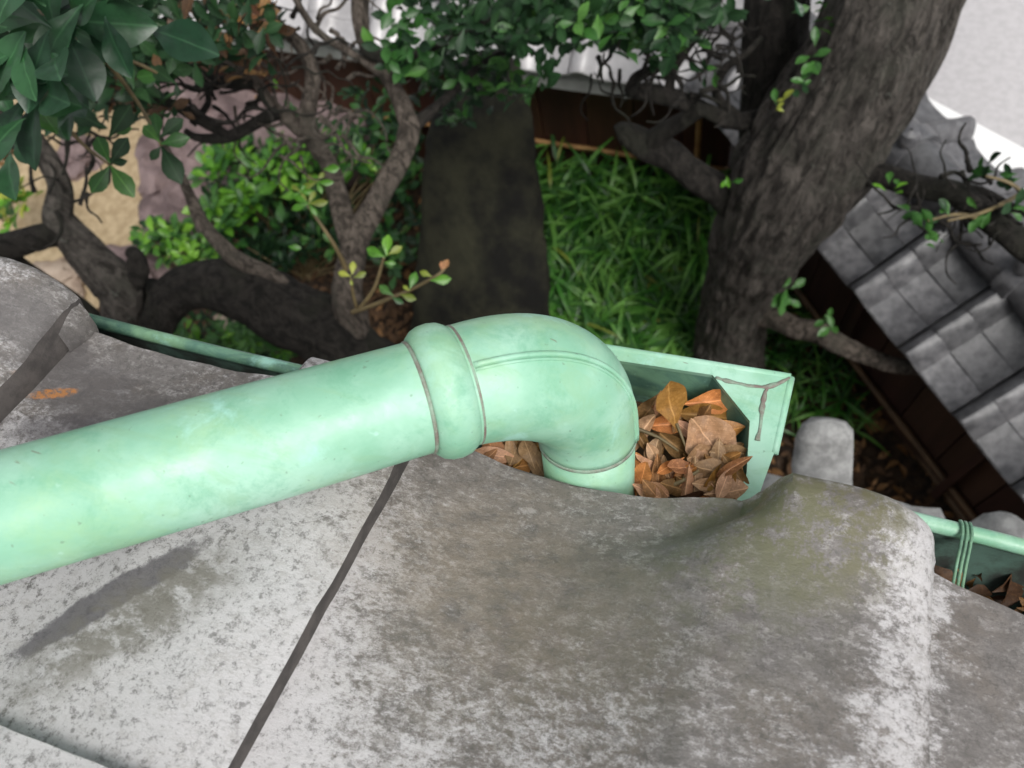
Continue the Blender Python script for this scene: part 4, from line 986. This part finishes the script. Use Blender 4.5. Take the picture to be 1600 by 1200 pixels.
# leaves of the right tree
LR = []
cloud(LR, 800, 20, 120, 50, 1.5, 1.95, 90, 0.045, [L_DARK], k=6)
cloud(LR, 910, 20, 100, 40, 1.5, 1.9, 60, 0.045, [L_DARK, L_DARK, L_MID], k=6)
cloud(LR, 1010, 30, 80, 50, 1.5, 1.9, 44, 0.048, [L_DARK, L_MID], k=6)
cloud(LR, 1090, 10, 60, 25, 1.5, 1.9, 16, 0.045, [L_DARK], k=6)
cloud(LR, 780, 110, 50, 45, 1.7, 2.0, 12, 0.045, [L_DARK, L_MID], k=6)
for c_, sz, mt in [((840, 125), 38, L_DARK), ((880, 45), 34, L_DARK), ((1035, 65), 46, L_DARK), ((830, 130), 30, L_MID), ((1110, 115), 26, L_MID), ((870, 80), 30, L_DARK)]:
    for k in range(6):
        if k == 0: ax0 = rvec() * 0.9 + Vector((0, -0.3, 0.8))
        rosette(LR, at(c_[0] + U(-8, 8), c_[1] + U(-8, 8), 1.6), ax0, 1, sz * 1.6 / FPX * U(0.8, 1.3), 'near', [mt, L_DARK], 1.0)
for c_, sz, mt, n_ in [((1270, 80), 34, L_MID, 6), ((1290, 20), 30, L_MID, 6), ((1300, 50), 24, L_BRIGHT, 5), ((1225, 8), 34, L_NEAR, 3), ((1250, 130), 22, L_DARK, 5), ((1140, 280), 20, L_BRIGHT, 4),
                       ((1395, 298), 32, L_BRIGHT, 6), ((1215, 170), 22, L_YELLOW, 5), ((1230, 460), 30, L_MID, 7), ((1300, 505), 26, L_MID, 6), ((1520, 598), 22, L_MID, 5),
                       ((1450, 345), 30, L_MID, 6), ((1480, 330), 26, L_DARK, 5), ((1540, 270), 30, L_DARK, 6), ((1585, 275), 28, L_DARK, 6), ((1535, 325), 26, L_MID, 4), ((1590, 320), 26, L_DARK, 5), ((1455, 370), 26, L_MID, 4)]:
    for k in range(n_):
        dd = 1.7 if c_[1] < 400 else 2.4
        if k == 0: ax0 = rvec() * 0.9 + Vector((0, -0.3, 0.8))
        rosette(LR, at(c_[0] + U(-6, 6), c_[1] + U(-6, 6), dd), ax0, 1, sz * dd / FPX * U(0.7, 1.25), 'near', [mt, mt, L_MID], 1.0)
limb(tr, [(1560, 350, 1.75, 5), (1500, 335, 1.72, 3), (1450, 345, 1.7, 2)], STEM, 'twig', 8)
limb(tr, [(1600, 300, 1.75, 4), (1540, 330, 1.72, 3), (1480, 345, 1.7, 2)], STEM, 'twig', 8)
limb(tr, [(1620, 330, 1.72, 4), (1585, 290, 1.7, 3), (1540, 275, 1.7, 2)], STEM, 'twig', 8)
plant_leaves(tr, LR)

# ================================================================== SHRUBS
def shrub(label, blobs, base, mats_hi, mats_lo, group='shrubs in the garden'):
    t = thing('shrub', label, 'shrub', base, group); L = []; mb = MB()
    for (px, py, rx, ry, z0, z1, n, size) in blobs:
        for _ in range(n):
            a = U(0, 6.28); r = math.sqrt(R()); q = R(); z = z0 + (z1 - z0) * q
            p = atz(px + math.cos(a) * r * rx, py + math.sin(a) * r * ry, z)
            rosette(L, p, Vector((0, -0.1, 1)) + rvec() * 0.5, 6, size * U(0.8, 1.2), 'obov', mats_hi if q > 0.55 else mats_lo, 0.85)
            if R() < 0.35:
                b2 = Vector(base); m_ = (p + b2) / 2 + rvec() * 0.06
                v, f = sweep([Vector(w) for w in crom([tuple(b2 + rvec() * 0.03), tuple(m_), tuple(p)], 4)], [0.006 - 0.0005 * i for i in range(9)], 5, False); mb.add(v, f)
    if mb.v: o = solid('stem', mb.v, mb.f, STEM, t); tag(o, kind='stuff')
    plant_leaves(t, L)
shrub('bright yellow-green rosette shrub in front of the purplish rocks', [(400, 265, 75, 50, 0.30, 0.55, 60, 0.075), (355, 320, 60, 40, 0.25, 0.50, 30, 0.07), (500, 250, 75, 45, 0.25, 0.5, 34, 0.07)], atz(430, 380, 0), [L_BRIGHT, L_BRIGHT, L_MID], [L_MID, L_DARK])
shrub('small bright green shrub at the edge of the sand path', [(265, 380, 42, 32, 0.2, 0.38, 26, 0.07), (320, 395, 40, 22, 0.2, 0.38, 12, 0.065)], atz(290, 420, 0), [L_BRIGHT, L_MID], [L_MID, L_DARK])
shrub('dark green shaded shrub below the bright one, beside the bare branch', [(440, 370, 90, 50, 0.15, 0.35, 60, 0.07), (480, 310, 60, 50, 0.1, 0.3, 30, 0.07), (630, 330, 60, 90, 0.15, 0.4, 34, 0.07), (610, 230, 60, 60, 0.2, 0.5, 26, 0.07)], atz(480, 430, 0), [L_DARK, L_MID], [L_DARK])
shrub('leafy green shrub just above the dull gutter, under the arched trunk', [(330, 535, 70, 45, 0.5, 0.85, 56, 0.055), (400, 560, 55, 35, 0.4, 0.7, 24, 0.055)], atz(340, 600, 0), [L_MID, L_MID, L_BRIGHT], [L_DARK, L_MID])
shrub('pale green plant at the left edge beyond the forked branch', [(10, 325, 30, 30, 0.3, 0.5, 8, 0.09), (20, 300, 30, 20, 0.3, 0.5, 5, 0.09)], atz(0, 340, 0), [L_BRIGHT, L_YELLOW], [L_MID])
# young sprig in front of the trunk
sg = thing('sprig', 'young yellow-green sprig with reddish tip above the collar', 'sprig', at(555, 486, 1.55))
limb(sg, [(550, 488, 1.6, 4), (590, 474, 1.56, 3.5), (640, 453, 1.53, 3), (680, 432, 1.5, 2.5), (695, 420, 1.5, 1.5)], STEM, 'stem', 8, 0.05)
limb(sg, [(560, 484, 1.6, 3.5), (585, 450, 1.56, 3), (600, 400, 1.52, 2.2)], STEM, 'stem', 8, 0.05)
limb(sg, [(558, 484, 1.6, 3), (552, 460, 1.56, 2.5), (548, 435, 1.53, 2)], STEM, 'stem', 8, 0.05)
L3 = []
for pr, mt in [((602, 402, 572, 388), L_BRIGHT), ((604, 400, 606, 366), L_BRIGHT), ((606, 398, 628, 385), L_YELLOW), ((600, 410, 618, 412), L_BRIGHT), ((548, 432, 528, 425), L_YELLOW), ((550, 430, 552, 408), L_YELLOW), ((552, 434, 572, 426), L_YELLOW), ((548, 436, 550, 446), L_YELLOW),
               ((615, 462, 592, 446), L_MID), ((640, 452, 650, 425), L_BRIGHT), ((625, 460, 650, 468), L_YELLOW), ((640, 455, 630, 446), L_YELLOW), ((672, 438, 705, 436), L_BRIGHT), ((675, 432, 656, 424), L_YELLOW), ((690, 425, 700, 405), L_BROWN), ((690, 422, 690, 408), L_BROWN), ((612, 464, 630, 474), L_MID)]:
    one(L3, *pr, 1.5, mt, w=1.1)
plant_leaves(sg, L3)

# ================================================================== BAMBOO GRASS AND LITTER
mb = MB(); gm = [L_GRASS, L_MID, L_YELLOW]
def tuft(p, h, n, ln, m0=None):
    top = p + Vector((U(-.05, .05), U(-.05, .05), h)); 
    v, f = sweep([p, (p + top) / 2 + rvec() * 0.01, top], [0.003, 0.0025, 0.0015], 4, False); mb.add(v, f, 0)
    for k in range(n):
        a = U(0, 6.28); d_ = Vector((math.cos(a), math.sin(a), U(-0.15, 0.55)))
        Mx = lmat4(top - Vector((0, 0, U(0, h * 0.5))), d_, Vector((0, 0, 1)) + rvec() * 0.35, ln * U(0.6, 1.25))
        mb.add([Mx @ q for q in LG['blade'][0]], LG['blade'][1], m0 if m0 is not None else (2 if R() < 0.01 else (1 if R() < 0.4 else 0)))
def inpoly(x, y, P):
    c = False; j = len(P) - 1
    for i in range(len(P)):
        if (P[i][1] > y) != (P[j][1] > y) and x < (P[j][0]-P[i][0]) * (y-P[i][1]) / (P[j][1]-P[i][1]) + P[i][0]: c = not c
        j = i
    return c
PG = [(800, 205), (870, 215), (960, 250), (1080, 290), (1130, 340), (1120, 430), (1110, 560), (900, 600), (860, 560), (820, 400)]
k = 0
while k < 620:
    x, y = U(790, 1150), U(190, 620)
    if not inpoly(x, y, PG): continue
    p = atz(x, y, 0.22); p.z = 0
    if p.y > 2.12: continue
    dens = 1.0 if y < 400 else 0.6
    if R() > dens: continue
    tuft(p, U(0.12, 0.38) if y < 420 else U(0.06, 0.2), random.randint(5, 8), 0.20); k += 1
for _ in range(80):
    x, y = U(1190, 1330), U(430, 660); p = atz(x, y, 0.08); p.z = 0
    if project(p)[0] > 1190 + (y - 330) * 0.7: continue
    tuft(p, U(0.05, 0.16), random.randint(3, 6), 0.15, 1 if R() < 0.5 else 0)
tag(solid('bamboo_grass', mb.v, mb.f, gm, mi=mb.m), 'fresh green bamboo grass filling the corner between standing stone and tree', 'bamboo grass', kind='stuff')
mb = MB()
for _ in range(5200):
    x, y = U(-1.6, 1.3), U(0.1, 2.15)
    if 0.7215 * x + 0.692 * y > 1.40: continue
    if x < -0.2 and R() < 0.5: continue
    sh = random.choice(['litter', 'oval']); Mx = lmat4((x, y, 0.01 + U(0, 0.02)), (U(-1, 1), U(-1, 1), U(-.2, .2)), (U(-.4, .4), U(-.4, .4), 1), U(0.03, 0.08))
    mb.add([Mx @ q for q in LG[sh][0]], LG[sh][1], 0 if R() < 0.35 else 1)
for _ in range(1500):
    x, y = U(-3.2, -1.2), U(0.9, 2.1); q = project((x, y, 0))
    if q[0] < 330 and q[1] < 470: continue
    sh = random.choice(['litter', 'oval']); Mx = lmat4((x, y, 0.01 + U(0, 0.02)), (U(-1, 1), U(-1, 1), U(-.2, .2)), (U(-.4, .4), U(-.4, .4), 1), U(0.03, 0.07))
    mb.add([Mx @ q for q in LG[sh][0]], LG[sh][1], 1)
tag(solid('fallen_leaves', mb.v, mb.f, [L_BROWN, L_LITTER], mi=mb.m), 'brown fallen leaves covering the garden soil', 'leaf litter', kind='stuff')
